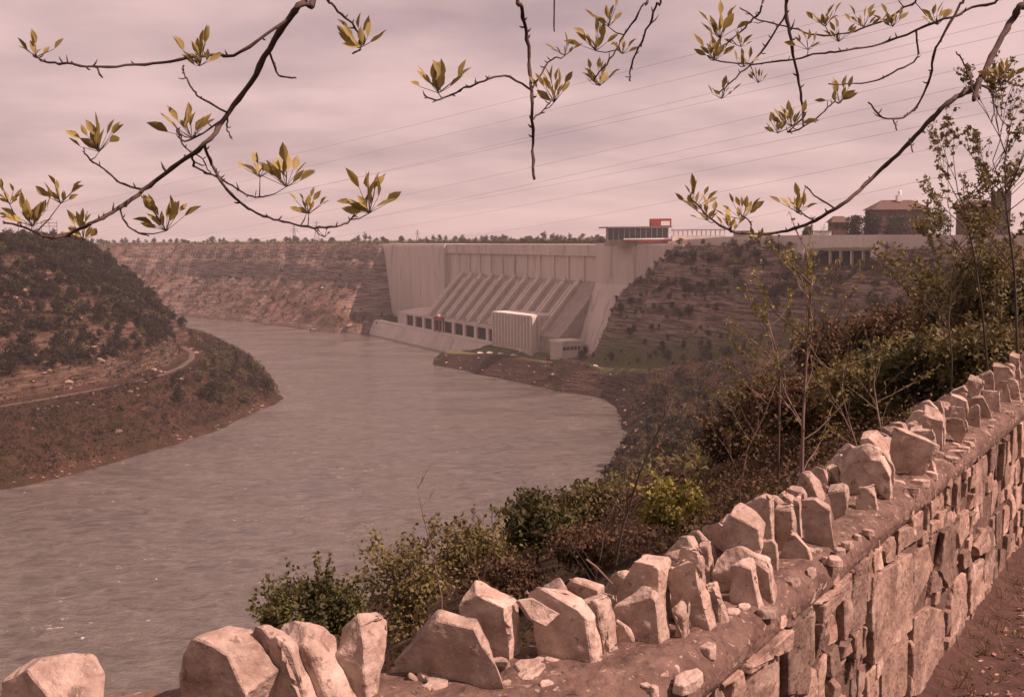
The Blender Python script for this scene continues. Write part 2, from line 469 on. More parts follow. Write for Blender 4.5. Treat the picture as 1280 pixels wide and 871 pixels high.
# ------------------------------------------------------------------ shared materials
M_conc = mat('concrete', (.64, .525, .45), .9, scale=.05, dark=(.50, .405, .345), bump=.3, bscale=.6, stretch=(1, 1, .18), speck=((.16, .60, (.34, .26, .21), .55), (.5, .64, (.66, .56, .49), .5)))
M_conc2 = mat('pale_concrete', (.70, .60, .52), .9, scale=.3, var=.2)
M_concd = mat('weathered_concrete', (.40, .305, .25), .9, scale=.2, var=.3)
M_dark = mat('dark_opening', (.02, .015, .013), .9)
M_red = mat('red_paint', (.40, .055, .04), .75, var=.3, scale=.5)
M_white = mat('white_paint', (.78, .76, .72), .6, var=.1)
M_glass = mat('window_glass', (.05, .045, .045), .12, var=.2, spec=.6)
M_steel = mat('galvanised_steel', (.2, .19, .18), .6, metal=.3)
M_roof = mat('roof_tiles', (.13, .07, .052), .85, scale=1, var=.3)
M_brick = mat('brick_wall', (.15, .075, .055), .9, scale=.6, var=.3)
M_rail = mat('rail_ballast', (.12, .078, .06), .95, scale=.6, var=.3)
M_bark = mat('bark', (.10, .062, .048), .9, scale=30, var=.5, bump=.5)
M_twig = mat('pale_bark', (.22, .145, .11), .9, scale=20, var=.4)
M_stem = mat('shrub_stem', (.085, .055, .042), .9, scale=4, var=.4)
M_leafd = leafmat('dark_foliage', (.058, .043, .018), (.025, .018, .008), .35)
M_leafg = leafmat('green_foliage', (.145, .13, .042), (.065, .058, .020), .25)
M_leafb = leafmat('budding_brown_foliage', (.122, .066, .030), (.054, .030, .015), .35)
M_leafy = leafmat('spring_foliage', (.29, .245, .055), (.17, .14, .035), .2)
M_leafo = leafmat('olive_foliage', (.22, .175, .062), (.115, .085, .033), .25)
M_leafr = leafmat('budding_foliage_lifted', (.17, .115, .05), (.085, .055, .026), .35)  # brown foliage lightened in colour for the sunless right slope
M_ash = leafmat('young_ash_leaf', (.40, .305, .10), (.29, .21, .062), .25)
M_hull = mat('hedge_crown', (.05, .046, .024), .9, scale=1.2, var=.5, bump=.9, bscale=2)

# ------------------------------------------------------------------ dam
CR = 95.0
dam = thing('dam', 'long pale concrete dam with ribbed penstock slope across the gorge', 'dam')


def section(name, s0, s1, prof, m_, parent):
    b = MB(); b.prism([dp(s0, o, z) for o, z in prof], DE * (s1 - s0)); return b.build(name, m_, parent, fix=True)


section('wing_wall', -8, 187, [(5, 0), (5, CR - 3), (3.5, CR), (-20, CR), (-20, 0)], M_conc, dam)
section('gate_wall', 187, 478, [(0, 5), (0, CR - 8), (-15, CR - 8), (-15, 5)], M_conc, dam)
section('parapet', 187.2, 478, [(2.2, CR - 9), (2.2, CR - .2), (-18, CR - .2), (-18, CR - 9)], M_conc, dam)
section('apron', 214, 477.9, [(.02, 0), (38, 0), (38, 26), (33, 29), (3, 63), (.02, 66.5)], M_concd, dam)
section('bulkhead', 478, 529, [(-18, 0), (27, 0), (23, 12), (8, 58), (5, 66), (5, CR + .6), (-18, CR + .6)], M_conc, dam)
section('abutment', 529, 585, [(-18, 0), (3, 0), (3, CR), (-18, CR)], M_conc, dam)
for k in range(13):                                     # piers of the gate wall and the penstocks below them
    s = 190 + k * 23.8
    b = MB(); b.prism([dp(s, o, z) for o, z in ((0, 66), (1.4, 66), (1.4, CR - 9), (0, CR - 9))], DE * 2.2); b.build('pier', M_conc, dam, fix=True)
for k in range(11):
    s = 220 + k * 22.4
    b = MB(); pr = [(.6, 66.2), (3.4, 66.0), (6.4, 62.6), (36.2, 29.2), (37.0, 27.4), (33, 27), (2, 62)]
    b.prism([dp(s, o, z) for o, z in pr], DE * 6.0)
    pen = b.build('penstock', M_conc, dam, fix=True)
    for q in (0, 1):
        b = MB(); b.prism([dp(s - .3 + q * 5.6, o, z) for o, z in ((6.3, 62.4), (7.5, 63.5), (37.2, 30.3), (36.0, 29.0))], DE * 1.5)
        b.build('rib', M_conc2, pen, fix=True)
b = MB()
for k in range(11):
    b = MB(); b.box(dp(223 + k * 22.4, 2.0, 66.3), DE * 2.6, DN * .9, (0, 0, 1.8)); b.build('valve_house', M_conc2, dam)

plant = thing('power_plant', 'low concrete powerhouse deck with dark bays along the foot of the dam', 'power plant')
b = MB(); b.prism([dp(90, o, z) for o, z in ((56, -5), (46, 13), (34, 13), (34, -5))], DE * 345); b.build('tailrace_wall', M_conc, plant, fix=True)
b = MB(); b.prism([dp(90.5, o, z) for o, z in ((46.4, 12.2), (46.4, 14.2), (38, 14.2), (38, 12.2))], DE * 344); b.build('deck', M_conc2, plant, fix=True)
b = MB(); b.prism([dp(166, o, z) for o, z in ((40.6, 24.6), (40.6, 26.8), (38.05, 26.8), (38.05, 24.6))], DE * 268); b.build('lintel', M_conc, plant, fix=True)
for k in range(12):
    s = 168 + k * 24
    b = MB(); b.box(dp(s, 39.2, 14.2), DE * 2.3, DN * 1.2, (0, 0, 10.4)); b.build('pier', M_conc2, plant)
    if k < 11:
        b = MB(); b.box(dp(s + 12.0, 38.2, 14.2), DE * 9.3, DN * .12, (0, 0, 10.4)); dr = b.build('bay_door', M_dark, plant)
        b = MB(); b.box(dp(s + 3.0, 38.7, 14.2), DE * .6, DN * .3, (0, 0, 10.3)); b.build('jamb', M_red, dr)
        b = MB(); b.box(dp(s + 21, 38.7, 14.2), DE * .6, DN * .3, (0, 0, 10.3)); b.build('jamb', M_red, dr)

b = MB(); b.prism([dp(140, o, z) for o, z in ((38, 10), (38, 26), (5.2, 30), (5.2, 10))], DE * 73.8); b.build('plinth', M_conc, plant, fix=True)
gc = thing('gantry_crane', 'red gantry crane standing on the powerhouse deck', 'crane')
for q in (-1, 1):
    for w in (-1, 1):
        b = MB(); b.box(dp(262 + q * 5, 43 + w * 2, 14.2), DE * .5, DN * .4, (0, 0, 12)); b.build('leg', M_red, gc)
b = MB(); b.box(dp(262, 43, 26.2), DE * 7, DN * 2.6, (0, 0, 2.4)); b.build('bridge_beam', M_red, gc)
b = MB(); b.box(dp(263, 43, 28.6), DE * 2.2, DN * 1.5, (0, 0, 2)); b.build('hoist', M_white, gc)

# service building: a tall fluted concrete block
c0 = P(665, 438.6, 14); e0 = P(616, 430.4, 14)
fx = (e0 - c0); flen = fx.length; fx.normalize(); sx = Vector((-fx.y, fx.x, 0)); sx = sx if sx.x > 0 else -sx
w_ = 30.0
sb = thing('service_building', 'tall windowless fluted concrete block in front of the dam slope', 'building')
mid = (c0 + e0) / 2 + sx * w_ / 2
b = MB(); b.box((mid.x, mid.y, 9), fx * (flen / 2 - .5), sx * (w_ / 2 - .5), (0, 0, 30.6)); b.build('wall', M_conc, sb)
b = MB(); b.box((mid.x, mid.y, 39.6), fx * (flen / 2 + .4), sx * (w_ / 2 + .4), (0, 0, 1.5)); b.build('roof', M_conc2, sb)
b = MB(); b.box((mid.x, mid.y, 8.8), fx * (flen / 2 + .3), sx * (w_ / 2 + .3), (0, 0, 6.4)); b.build('plinth', M_conc, sb)
for k in range(13):
    q = c0 + fx * (1.2 + (flen - 2.4) * k / 12); b = MB(); b.box((q.x, q.y, 15.2), fx * .85, sx * .9, (0, 0, 24.4)); b.build('fin', M_conc2, sb)
for k in range(7):
    q = c0 + sx * (2 + (w_ - 3) * k / 6); b = MB(); b.box((q.x, q.y, 15.2), sx * 1.9, fx * .7, (0, 0, 24.4)); b.build('panel', M_conc, sb)
an = thing('office_annex', 'low pale annex with a strip of windows beside the fluted block', 'building')
q = dp(488, 37)
b = MB(); b.box((q.x, q.y, 9), fx * 8, sx * 8.4, (0, 0, 15)); b.build('wall', M_conc, an)
b = MB(); b.box((q.x, q.y, 24), fx * 8.6, sx * 9, (0, 0, 1.6)); b.build('roof', M_conc2, an)
for k in range(5):
    w = q - fx * 8.05 + sx * (-6.4 + k * 3.2); b = MB(); b.box((w.x, w.y, 18.6), sx * 1.2, fx * .1, (0, 0, 2.6)); b.build('window', M_glass, an)

# ------------------------------------------------------------------ observation building and plateau rim
YV = 745


def zpx(py, px, y): return Q(px, py, y).z
def xpx(px, y): return Q(px, 300, y).x


vb = thing('observation_building', 'flat roofed glass observation building with a red box on its roof at the dam end', 'building')
x0, x1 = xpx(750, YV), xpx(838, YV)
zr = zpx(283.5, 790, YV)
b = MB(); b.abox(x0, x1, YV - 9, YV + 12, zr - .9, zr); b.build('roof', M_steel, vb)
b = MB(); b.abox(x0 + 4, x1 - 1, YV - 5, YV + 9, CR - 1, CR + 2.2); b.build('floor_slab', M_concd, vb)
b = MB(); b.abox(x0 + 5, x1 - 2, YV - 4, YV + 8, CR + 2.2, zr - .9); b.build('wall', M_concd, vb)
nW = 11
for k in range(nW):
    a = x0 + 5.2 + (x1 - x0 - 7.6) * k / nW; b = MB(); b.abox(a + .2, a + (x1 - x0 - 7.6) / nW - .25, YV - 4.12, YV - 3.98, CR + 3.6, zr - 1.3); w = b.build('window', M_glass, vb)
    b = MB(); b.abox(a - .12, a + .12, YV - 4.3, YV - 4.02, CR + 2.3, zr - .95); b.build('mullion', M_white, w)
b = MB(); b.abox(x0 + 16, x1 + 3, YV - 8.2, YV - 5.6, CR + 3.4, CR + 4.3); b.build('balustrade', M_white, vb)
b = MB(); b.abox(x0 + 16, x1 + 3, YV - 8.0, YV - 5.6, CR + 2.2, CR + 3.38); b.build('balcony', M_red, vb)
xr0, xr1 = xpx(813, YV), xpx(838, YV)
b = MB(); b.abox(xr0, xr1, YV - 4, YV + 6, zr + .01, zpx(273.5, 825, YV)); rb = b.build('roof_box', M_red, vb)
b = MB(); b.abox(xpx(825, YV), xpx(836, YV), YV - 4.15, YV - 4.01, zr + .6, zpx(276.5, 830, YV)); b.build('panel', M_white, rb)

wk = thing('covered_walkway', 'low white colonnaded walkway running right from the glass observation building', 'walkway')
ya = 735
xs0, xs1 = xpx(840, ya), xpx(906, ya)
b = MB(); b.abox(xs0, xs1, ya - 3, ya + 4, zpx(288.2, 870, ya), zpx(286.6, 870, ya)); b.build('roof', M_concd, wk)
b = MB(); b.abox(xs0, xs1, ya - 2, ya + 4, CR - 2, zpx(294.5, 870, ya)); b.build('base', M_conc2, wk)
for k in range(12):
    a = xs0 + .6 + (xs1 - xs0 - 1.4) * k / 11; b = MB(); b.abox(a, a + .7, ya - 1.6, ya - .9, zpx(294.5, 870, ya), zpx(288.2, 870, ya)); b.build('column', M_conc2, wk)

# concrete parapet along the rim road, opening into a bridge at its middle
rim = [(835, 715, 301.5, 308), (905, 655, 296, 310), (960, 608, 294.5, 312), (1004, 573, 294, 315), (1096, 505, 293.5, 314), (1150, 470, 293.5, 311), (1205, 436, 294, 313), (1290, 392, 294, 318)]
pw = thing('parapet_wall', 'long plain concrete parapet along the rim road right of the dam', 'wall')
for k, (p, q) in enumerate(zip(rim[:-1], rim[1:])):
    a0, a1 = Q(p[0], p[3], p[1]), Q(q[0], q[3], q[1]); b0, b1 = Q(p[0], p[2], p[1]), Q(q[0], q[2], q[1])
    low = -4 if k != 3 else 2.2
    n_ = Vector((-(a1 - a0).y, (a1 - a0).x, 0)).normalized() * 1.2
    b = MB(); lo0, lo1 = Vector((a0.x, a0.y, a0.z + low)), Vector((a1.x, a1.y, a1.z + low))
    b.add([lo0, lo1, b1, b0, lo0 + n_, lo1 + n_, b1 + n_, b0 + n_], [(0, 1, 2, 3), (5, 4, 7, 6), (3, 2, 6, 7), (4, 5, 1, 0), (4, 0, 3, 7), (1, 5, 6, 2)])
    b.build('wall_panel', M_conc if k != 3 else M_conc2, pw, fix=True)
br = thing('road_bridge', 'dark road bridge on posts under the concrete parapet', 'bridge')
pA, pB = Q(1004, 313.4, 574.5), Q(1096, 312.4, 506.5)
dv = (pB - pA); nn = Vector((dv.y, -dv.x, 0)).normalized(); nn = nn if nn.y > 0 else -nn
b = MB(); b.box((pA + pB) / 2 + nn * 9 + Vector((0, 0, -.3)), dv / 2, nn * 8.6, (0, 0, 1.2)); b.build('deck', M_concd, br)
for k in range(7):
    q = pA + dv * (.06 + .88 * k / 6) + nn * 2; b = MB(); b.box((q.x, q.y, q.z - 14), dv.normalized() * .6, nn * .6, (0, 0, 13.7)); b.build('post', M_conc, br)
for q in (pA, pB):
    b = MB(); b.box((q.x, q.y, q.z - 12), dv.normalized() * 3, nn * 1.4, (0, 0, 11.6)); b.build('abutment', M_conc2, br)

YB = 640


def boxpx(px0, px1, py0, py1, y, depth, name, m_, parent, zb=None):
    b = MB(); b.abox(xpx(px0, y), xpx(px1, y), y, y + depth, zpx(py1, (px0 + px1) / 2, y) if zb is None else zb, zpx(py0, (px0 + px1) / 2, y)); return b.build(name, m_, parent)


def hip(px0, px1, py_e, py_r, y, depth, inset, name, m_, parent):
    xa, xb = xpx(px0, y) - 1, xpx(px1, y) + 1; ze, zr_ = zpx(py_e, (px0 + px1) / 2, y), zpx(py_r, (px0 + px1) / 2, y)
    b = MB(); ym = y + depth / 2
    b.add([(xa, y - 1, ze), (xb, y - 1, ze), (xb, y + depth + 1, ze), (xa, y + depth + 1, ze), (xa + inset, ym, zr_), (xb - inset, ym, zr_)],
          [(0, 1, 5, 4), (1, 2, 5), (2, 3, 4, 5), (3, 0, 4), (3, 2, 1, 0)])
    return b.build(name, m_, parent)


hall = thing('cupola_hall', 'old hall with a hipped roof and a white cupola among dark trees on the rim', 'building')
boxpx(1093, 1160, 262, 292, YB, 18, 'wall', M_brick, hall, zb=92)
rf = hip(1091, 1162, 262, 249.5, YB, 18, 9, 'roof', M_roof, hall)
boxpx(1120.5, 1125.5, 244, 252, YB + 6, 4, 'cupola_base', M_white, rf)
b = MB(); cx_, zc0, zc1 = xpx(1123, YB + 8), zpx(244, 1123, YB + 8), zpx(234, 1123, YB + 8)
b.tube([(cx_, YB + 8, zc0), (cx_, YB + 8, zc0 + 1.6), (cx_, YB + 8, zc0 + 2.4), (cx_, YB + 8, zc0 + 3.1), (cx_, YB + 8, zc1)], [1.1, 1.1, .95, .25, .08], 10); b.build('cupola', M_white, rf)
for k in range(6): boxpx(1098 + k * 10.2, 1102 + k * 10.2, 268, 277, YB - .1, .2, 'window', M_glass, hall)
hs = thing('rim_house', 'small brown house with a low hipped roof left of the dark trees on the rim', 'house')
boxpx(1041, 1060, 278, 293, YB - 20, 10, 'wall', M_brick, hs, zb=92); hip(1040, 1061, 278, 270, YB - 20, 10, 3, 'roof', M_roof, hs)
boxpx(1044, 1048, 281, 287, YB - 20.1, .2, 'window', M_glass, hs); boxpx(1052, 1056, 281, 287, YB - 20.1, .2, 'window', M_glass, hs)
M_tower = mat('dark_brick', (.055, .03, .024), .9, scale=.6, var=.3)  # deeper brown brick, for the tower only
bt = thing('brick_tower_building', 'dark brick building with a square tower behind the leafy tree at right', 'building')
boxpx(1246, 1262, 239, 294, 560, 9, 'tower', M_tower, bt, zb=92); boxpx(1206, 1245.5, 258, 294, 560, 12, 'wall', M_brick, bt, zb=92)
hip(1206, 1245, 258, 250, 560, 12, 3, 'roof', M_roof, bt)
for k in range(3): boxpx(1212 + k * 11, 1217 + k * 11, 264, 272, 559.9, .2, 'window', M_glass, bt)
tr_ = thing('white_trailer', 'white box trailer parked behind the parapet beside the dark trees', 'trailer')
boxpx(1163, 1179, 287, 292.5, 520, 2.6, 'body', M_white, tr_)
zt = zpx(292.5, 1171, 520)
for k in range(2):
    b = MB(); xq = xpx(1167 + k * 8, 520); b.tube([(xq, 520.05, zt - .35), (xq, 522.5, zt - .35)], .5, 10); b.build('wheel', M_dark, tr_)
b = MB(); b.abox(xpx(1162, 520) - .1, xpx(1180, 520) + .1, 520.4, 522.2, zt - 4.2, zt - .85); b.build('undercarriage', M_dark, tr_)
for k, (px_, lab) in enumerate(((928, 'low grey shed with a flat roof by the rim road, nearest the walkway'), (1030, 'small pale hut by the rim road beside the brown house'))):
    sh = thing('rim_shed', lab, 'shed')
    boxpx(px_ - 9, px_ + 9, 289.5, 296, 660 - k * 60, 6, 'wall', M_concd if k == 0 else M_white, sh, zb=92); boxpx(px_ - 10, px_ + 10, 288.3, 289.5, 659 - k * 60, 8, 'roof', M_steel, sh)

# far pylons, a switchyard frame, wires
def pylon(px, py_top, y, label):
    t = thing('transmission_tower', label, 'pylon', 'far transmission towers')
    x = xpx(px, y); zb, zt_ = hz(x, y) - .5, zpx(py_top, px, y); w = (zt_ - zb) * .13
    b = MB()
    for sx_ in (-1, 1):
        for sy_ in (-1, 1): b.tube([(x + sx_ * w, y + sy_ * w, zb), (x + sx_ * w * .25, y + sy_ * w * .25, zb + (zt_ - zb) * .65), (x + sx_ * .2, y, zt_)], .28, 4)
    for q in range(5):
        z0 = zb + (zt_ - zb) * q / 6; ww = w * (1 - .75 * q / 4.2); b.tube([(x - ww, y, z0), (x + ww * .8, y, z0 + (zt_ - zb) / 6)], .18, 4); b.tube([(x + ww, y, z0), (x - ww * .8, y, z0 + (zt_ - zb) / 6)], .18, 4)
    b.build('lattice', M_steel, t)
    for q in (.66, .78, .9):
        b = MB(); z0 = zb + (zt_ - zb) * q; hwid = (zt_ - zb) * (.2 if q < .8 else .14); b.tube([(x - hwid, y, z0), (x + hwid, y, z0)], [.3, .3], 4); b.build('crossarm', M_steel, t)


pylon(396, 276, 1650, 'slim transmission tower on the skyline above the far cliff, tallest of the towers')
pylon(368, 281, 1800, 'slim transmission tower just left of the tallest one on the skyline')
pylon(456, 289, 1900, 'tiny transmission tower on the skyline just left of the dam')
pylon(522, 287, 1700, 'tiny transmission tower rising from the trees behind the left end of the dam')
pylon(681, 288, 1600, 'tiny transmission tower behind the middle of the dam crest')
sw = thing('switchyard_frame', 'steel switchyard frame standing on top of the wooded left bluff', 'steel frame')
ysw = 760; zsb = hz(xpx(48, ysw), ysw) - .5
for k in range(6):
    b = MB(); x = xpx(24 + k * 9.6, ysw); b.tube([(x, ysw, zsb), (x, ysw, zpx(274 + (k % 2) * 3, 48, ysw))], .2, 5); b.build('post', M_steel, sw)
for py_ in (279, 283):
    b = MB(); b.tube([(xpx(23, ysw), ysw, zpx(py_, 48, ysw)), (xpx(73, ysw), ysw, zpx(py_, 48, ysw))], .22, 5); b.build('beam', M_steel, sw)

wires = [(-60, 287, 1360, -60, 'topmost thin wire crossing the sky toward upper right'),
         (-60, 300, 1360, -26, 'second thin wire from the top crossing the cloudy sky'),
         (40, 305, 1360, 0, 'third thin wire from the top crossing the cloudy sky'),
         (140, 312, 1360, 49, 'fourth thin wire from the top crossing the cloudy sky'),
         (230, 306, 1360, 97, 'fifth thin wire from the top crossing the cloudy sky'),
         (330, 307, 1360, 114, 'sixth thin wire from the top, just below a close neighbour'),
         (480, 308, 1360, 145, 'second lowest thin wire, sinking toward the dam crest'),
         (-60, 318, 1360, 20, 'faint wire just under the third one from the top'),
         (180, 322, 1360, 72, 'faint wire between the fourth and fifth from the top'),
         (700, 309, 1360, 178, 'lowest thin wire, sinking behind the observation building')]
for a, pyl, c, pyr, lab in wires:
    p0, p1 = Q(a, pyl, 1900), Q(c, pyr, 560)
    pts = []
    for k in range(33):
        t_ = k / 32; q = p0.lerp(p1, t_); q.z -= 4 * t_ * (1 - t_) * 9; pts.append(q)
    b = MB(); b.tube(pts, .10, 4); tag(b.build('power_line', M_steel), lab, 'power line', 'power lines crossing the sky')

# track along the shelf of the left headland
ctr = [Vector((x, y, 22.0)) for x, y in TRACK]
b = MB(); prev = None; lines = []
cpts = []
for p, q in zip(ctr[:-1], ctr[1:]):
    for k in range(8): cpts.append(p.lerp(q, k / 8))
cpts.append(ctr[-1])
vv = []
for i_, p in enumerate(cpts):
    d = (cpts[min(i_ + 1, len(cpts) - 1)] - cpts[max(i_ - 1, 0)]); n_ = Vector((d.y, -d.x, 0)).normalized()
    row = [p + n_ * w for w in (-2.4, -1.9, -.9, 0, .9, 1.9, 2.4)]
    z = height(np.array([r_.x for r_ in row]), np.array([r_.y for r_ in row])).max() + .12
    for k, r_ in enumerate(row): vv.append((r_.x, r_.y, z - (.8 if k in (0, 6) else 0)))
b.add(vv, [(i_ * 7 + k, i_ * 7 + k + 1, (i_ + 1) * 7 + k + 1, (i_ + 1) * 7 + k) for i_ in range(len(cpts) - 1) for k in range(6)])
structure(b.build('road', M_rail, smooth=True))

# ------------------------------------------------------------------ vegetation
def leaf_cloud(g, centers, radii, n, leaf, flat=.55):
    """n small two-triangle leaves round each centre; returns vertices, quads"""
    k = len(centers)
    c = np.repeat(np.asarray(centers), n, 0); r = np.repeat(np.asarray(radii), n, 0)
    d = g.normal(size=(k * n, 3)); d /= np.linalg.norm(d, axis=1, keepdims=True)
    p = c + d * r[:, None] * np.abs(g.normal(.72, .32, (k * n, 1))) * np.array([1, 1, .8])
    a = g.normal(size=(k * n, 3)); a /= np.linalg.norm(a, axis=1, keepdims=True)
    nrm = d + .8 * g.normal(size=(k * n, 3)); b_ = np.cross(nrm, a); b_ /= np.linalg.norm(b_, axis=1, keepdims=True) + 1e-9
    L_ = leaf * g.uniform(.6, 1.35, (k * n, 1))
    v = np.stack([p - a * L_, p + b_ * L_ * flat, p + a * L_, p - b_ * L_ * flat], 1).reshape(-1, 3)
    return v, np.arange(k * n * 4).reshape(-1, 4)


def crown_centers(g, n, rx, ry, rz, zc):
    d = g.normal(size=(n, 3)); d /= np.linalg.norm(d, axis=1, keepdims=True)
    lob = g.normal(size=(7, 3)); lob /= np.linalg.norm(lob, axis=1, keepdims=True)
    amp_ = .72 + .42 * np.max(np.clip(d @ lob.T, 0, 1) ** 6, 1, keepdims=True)
    rad_ = g.uniform(.25, 1.0, (n, 1)) ** .6 * amp_
    return d * rad_ * np.array([rx, ry, rz]) + np.array([0, 0, zc])


def plant_meshes(seed, hgt, wid, clear, clumps, per, leaf, lm, sm=None, trunk_r=None, squash=.5, cr=.30, shoots=0):
    """trunk (with limbs to every clump) and crown as two meshes, base at the origin"""
    g = np.random.RandomState(seed); rz = (hgt - clear) / 2; zc = clear + rz
    ce = crown_centers(g, clumps, wid / 2 * .85, wid / 2 * .85, rz * .85, zc)
    v, q = leaf_cloud(g, ce, g.uniform(.7, 1.3, clumps) * wid * cr * .62, per, leaf)
    sh_t = []
    for _ in range(shoots):
        d = g.normal(size=3); d[2] = abs(d[2]) + .35; d /= np.linalg.norm(d); b0_ = np.array([0, 0, zc]) + d * np.array([wid * .3, wid * .3, rz * .55])
        e0_ = b0_ + d * np.array([wid, wid, rz * 1.6]) * g.uniform(.16, .36) + np.array([0, 0, .05 * hgt]); sh_t.append((b0_, e0_))
    if sh_t:
        pc = np.concatenate([np.linspace(a, c, 6) for a, c in sh_t]); v2, q2 = leaf_cloud(g, pc, np.full(len(pc), leaf * 1.3), 4, leaf)
        v = np.concatenate([v, v2]); q = np.arange(len(v)).reshape(-1, 4)
    crown = np_mesh('crown', v, q, lm, smooth=False)
    r = trunk_r or hgt * .022
    t = MB(); lean = Vector((g.uniform(-.08, .08) * hgt, g.uniform(-.08, .08) * hgt, 0))
    t.tube([(0, 0, -.6), lean * .3 + Vector((0, 0, clear * .6)), lean + Vector((0, 0, zc))], [r * 1.2, r, r * .45], 6)
    for c in ce:
        c = Vector(c); base = lean * .4 + Vector((0, 0, min(clear * .7 + .4 * (c.z - clear * .7) * .8, zc * .95)))
        midp = base.lerp(c, .5) + Vector((0, 0, .06 * hgt))
        t.tube([base, midp, c], [r * .5, r * .3, r * .12], 4, cap=False)
    for a, c in sh_t: t.tube([a, (a + c) / 2 + g.normal(size=3) * .03, c], [r * .14, r * .1, r * .05], 3, cap=False)
    return t.mesh('trunk', sm or M_stem, True), crown


def joined(seed, *a, **k):
    """a small far tree as one mesh with two materials"""
    tm, cm = plant_meshes(seed, *a, **k)
    me = bpy.data.meshes.new('tree'); bm = bmesh.new(); bm.from_mesh(cm); nfc = len(bm.faces)
    bm.from_mesh(tm); bm.faces.ensure_lookup_table()
    for f_ in bm.faces[nfc:]: f_.material_index = 1
    bm.to_mesh(me); bm.free(); me.materials.append(cm.materials[0]); me.materials.append(tm.materials[0]); return me


FAR_D = [joined(100 + k, 9, 7.5, 1.5, 16, 26, .48, M_leafd) for k in range(4)]
FAR_G = [joined(110 + k, 8, 6.5, 1.2, 15, 24, .44, M_leafg) for k in range(3)]
FAR_B = [joined(120 + k, 6.5, 6, .8, 14, 22, .38, M_leafb) for k in range(3)]
FAR_S = [joined(130 + k, 3.2, 4.2, .1, 10, 20, .30, M_leafd) for k in range(3)]


def scatter(n, region, cond, seed, spacing):
    """random points of a plan rectangle that satisfy cond(h, turf, plateau, river, left, t, x, y)"""
    g = np.random.RandomState(seed); x0_, x1_, y0_, y1_ = region
    X = g.uniform(x0_, x1_, n * 30); Y = g.uniform(y0_, y1_, n * 30)
    h, tg, po, rv, lf, t = height(X, Y, True)
    ok = cond(h, tg, po, rv, lf, t, X, Y) & ~rv
    out, cell = [], {}
    for x, y, z in zip(X[ok], Y[ok], h[ok]):
        kx, ky = int(x // spacing), int(y // spacing)
        if any((x - a) ** 2 + (y - b2) ** 2 < spacing ** 2 for i2 in (-1, 0, 1) for j2_ in (-1, 0, 1) for a, b2 in cell.get((kx + i2, ky + j2_), ())): continue
        cell.setdefault((kx, ky), []).append((x, y)); out.append((x, y, z))
        if len(out) >= n: break
    return out


def forest(name, pts, meshes, lo, hi, label, cat, group, seed):
    g = random.Random(seed)
    for x, y, z in pts:
        o = link(name, g.choice(meshes)); sc = g.uniform(lo, hi)
        o.location = (x, y, z - .3); o.rotation_euler = (0, 0, g.uniform(0, 6.28)); o.scale = (sc, sc, sc * g.uniform(.8, 1.2))
        tag(o, label, cat, group)


track2 = np.array([(p.x, p.y) for p in ctr])
vis = lambda X, Y: np.abs(X / Y) < .53
spd = lambda X, Y: seg_dist(X, Y, [(a, b_) for a, b_, c_ in SPIT])
left_wood = scatter(280, (-480, -130, 380, 900), lambda h, tg, po, rv, lf, t, X, Y: lf & vis(X, Y) & ((t > .47) | po) & (h > 36) & (h < 101) & (seg_dist(X, Y, LEFT_EDGE) < 95), 3, 6.5)
forest('woodland_tree', left_wood, FAR_D + FAR_D + FAR_G + FAR_B[:1], .85, 1.5, 'dark budding tree in the dense wood on the left bluff above the track', 'tree', 'trees on the left bluff', 4)


def mass(name, pts, meshes, lo, hi, m_, seed):
    """the rest of a wood that reads as one mass, joined into one mesh"""
    g = np.random.RandomState(seed); V, K = [], 0
    src = []
    for me in meshes:
        nf = sum(1 for p in me.polygons if p.material_index == 0); nv = nf * 4
        a = np.empty(len(me.vertices) * 3, np.float32); me.vertices.foreach_get('co', a); src.append(a.reshape(-1, 3)[:nv])
    for x, y, z in pts:
        a = src[g.randint(len(src))]; sc = g.uniform(lo, hi); t_ = g.uniform(0, 6.28); c_, s_ = math.cos(t_), math.sin(t_)
        V.append(np.stack([(a[:, 0] * c_ - a[:, 1] * s_) * sc + x, (a[:, 0] * s_ + a[:, 1] * c_) * sc + y, a[:, 2] * sc + z - .4], 1))
    V = np.concatenate(V); return stuff(link(name, np_mesh(name, V, np.arange(len(V)).reshape(-1, 4), m_, smooth=False)))


more = scatter(760, (-480, -130, 380, 900), lambda h, tg, po, rv, lf, t, X, Y: lf & vis(X, Y) & ((t > .43) | po) & (h > 33) & (h < 102) & (seg_dist(X, Y, LEFT_EDGE) < 130) & ((fbm(X / 40, Y / 40, 2) > -.2) | (t > .75)), 203, 4.6)
mass('left_bluff_wood', more, FAR_D + FAR_G[:1], .7, 1.25, M_leafd, 204)
more = scatter(520, (15, 270, 300, 800), lambda h, tg, po, rv, lf, t, X, Y: ~lf & ~po & vis(X, Y) & (X / Y > .05) & (t > .1) & (t < .95) & (spd(X, Y) > 11) & ((t > .52) | (spd(X, Y) > 30)) & ((X - DA.x) * DE.x + (Y - DA.y) * DE.y > 505) & (fbm(X / 45 + 3, Y / 45, 3) > .02), 205, 4.2)
mass('right_slope_wood', more[::2], FAR_D + FAR_B, .5, 1.05, M_leafr, 206)
low_left = scatter(120, (-300, -120, 400, 800), lambda h, tg, po, rv, lf, t, X, Y: lf & vis(X, Y) & (t > .03) & (t < .5) & (seg_dist(X, Y, track2) > 9) & (fbm(X / 18, Y / 18, 3) > -.05), 5, 4)
forest('bank_shrub', low_left, FAR_S * 2 + FAR_B, .5, 1.0, 'low shrub on the bare reddish slope around the track of the left headland', 'shrub', 'shrubs on the left headland slope', 6)
tip = scatter(34, (-215, -140, 560, 720), lambda h, tg, po, rv, lf, t, X, Y: lf & (t > .02) & (t < .27), 8, 5)
forest('headland_tree', tip, FAR_D + FAR_G, .8, 1.4, 'dark green tree clustered on the river tip of the left headland below the track', 'tree', 'trees at the tip of the headland', 9)
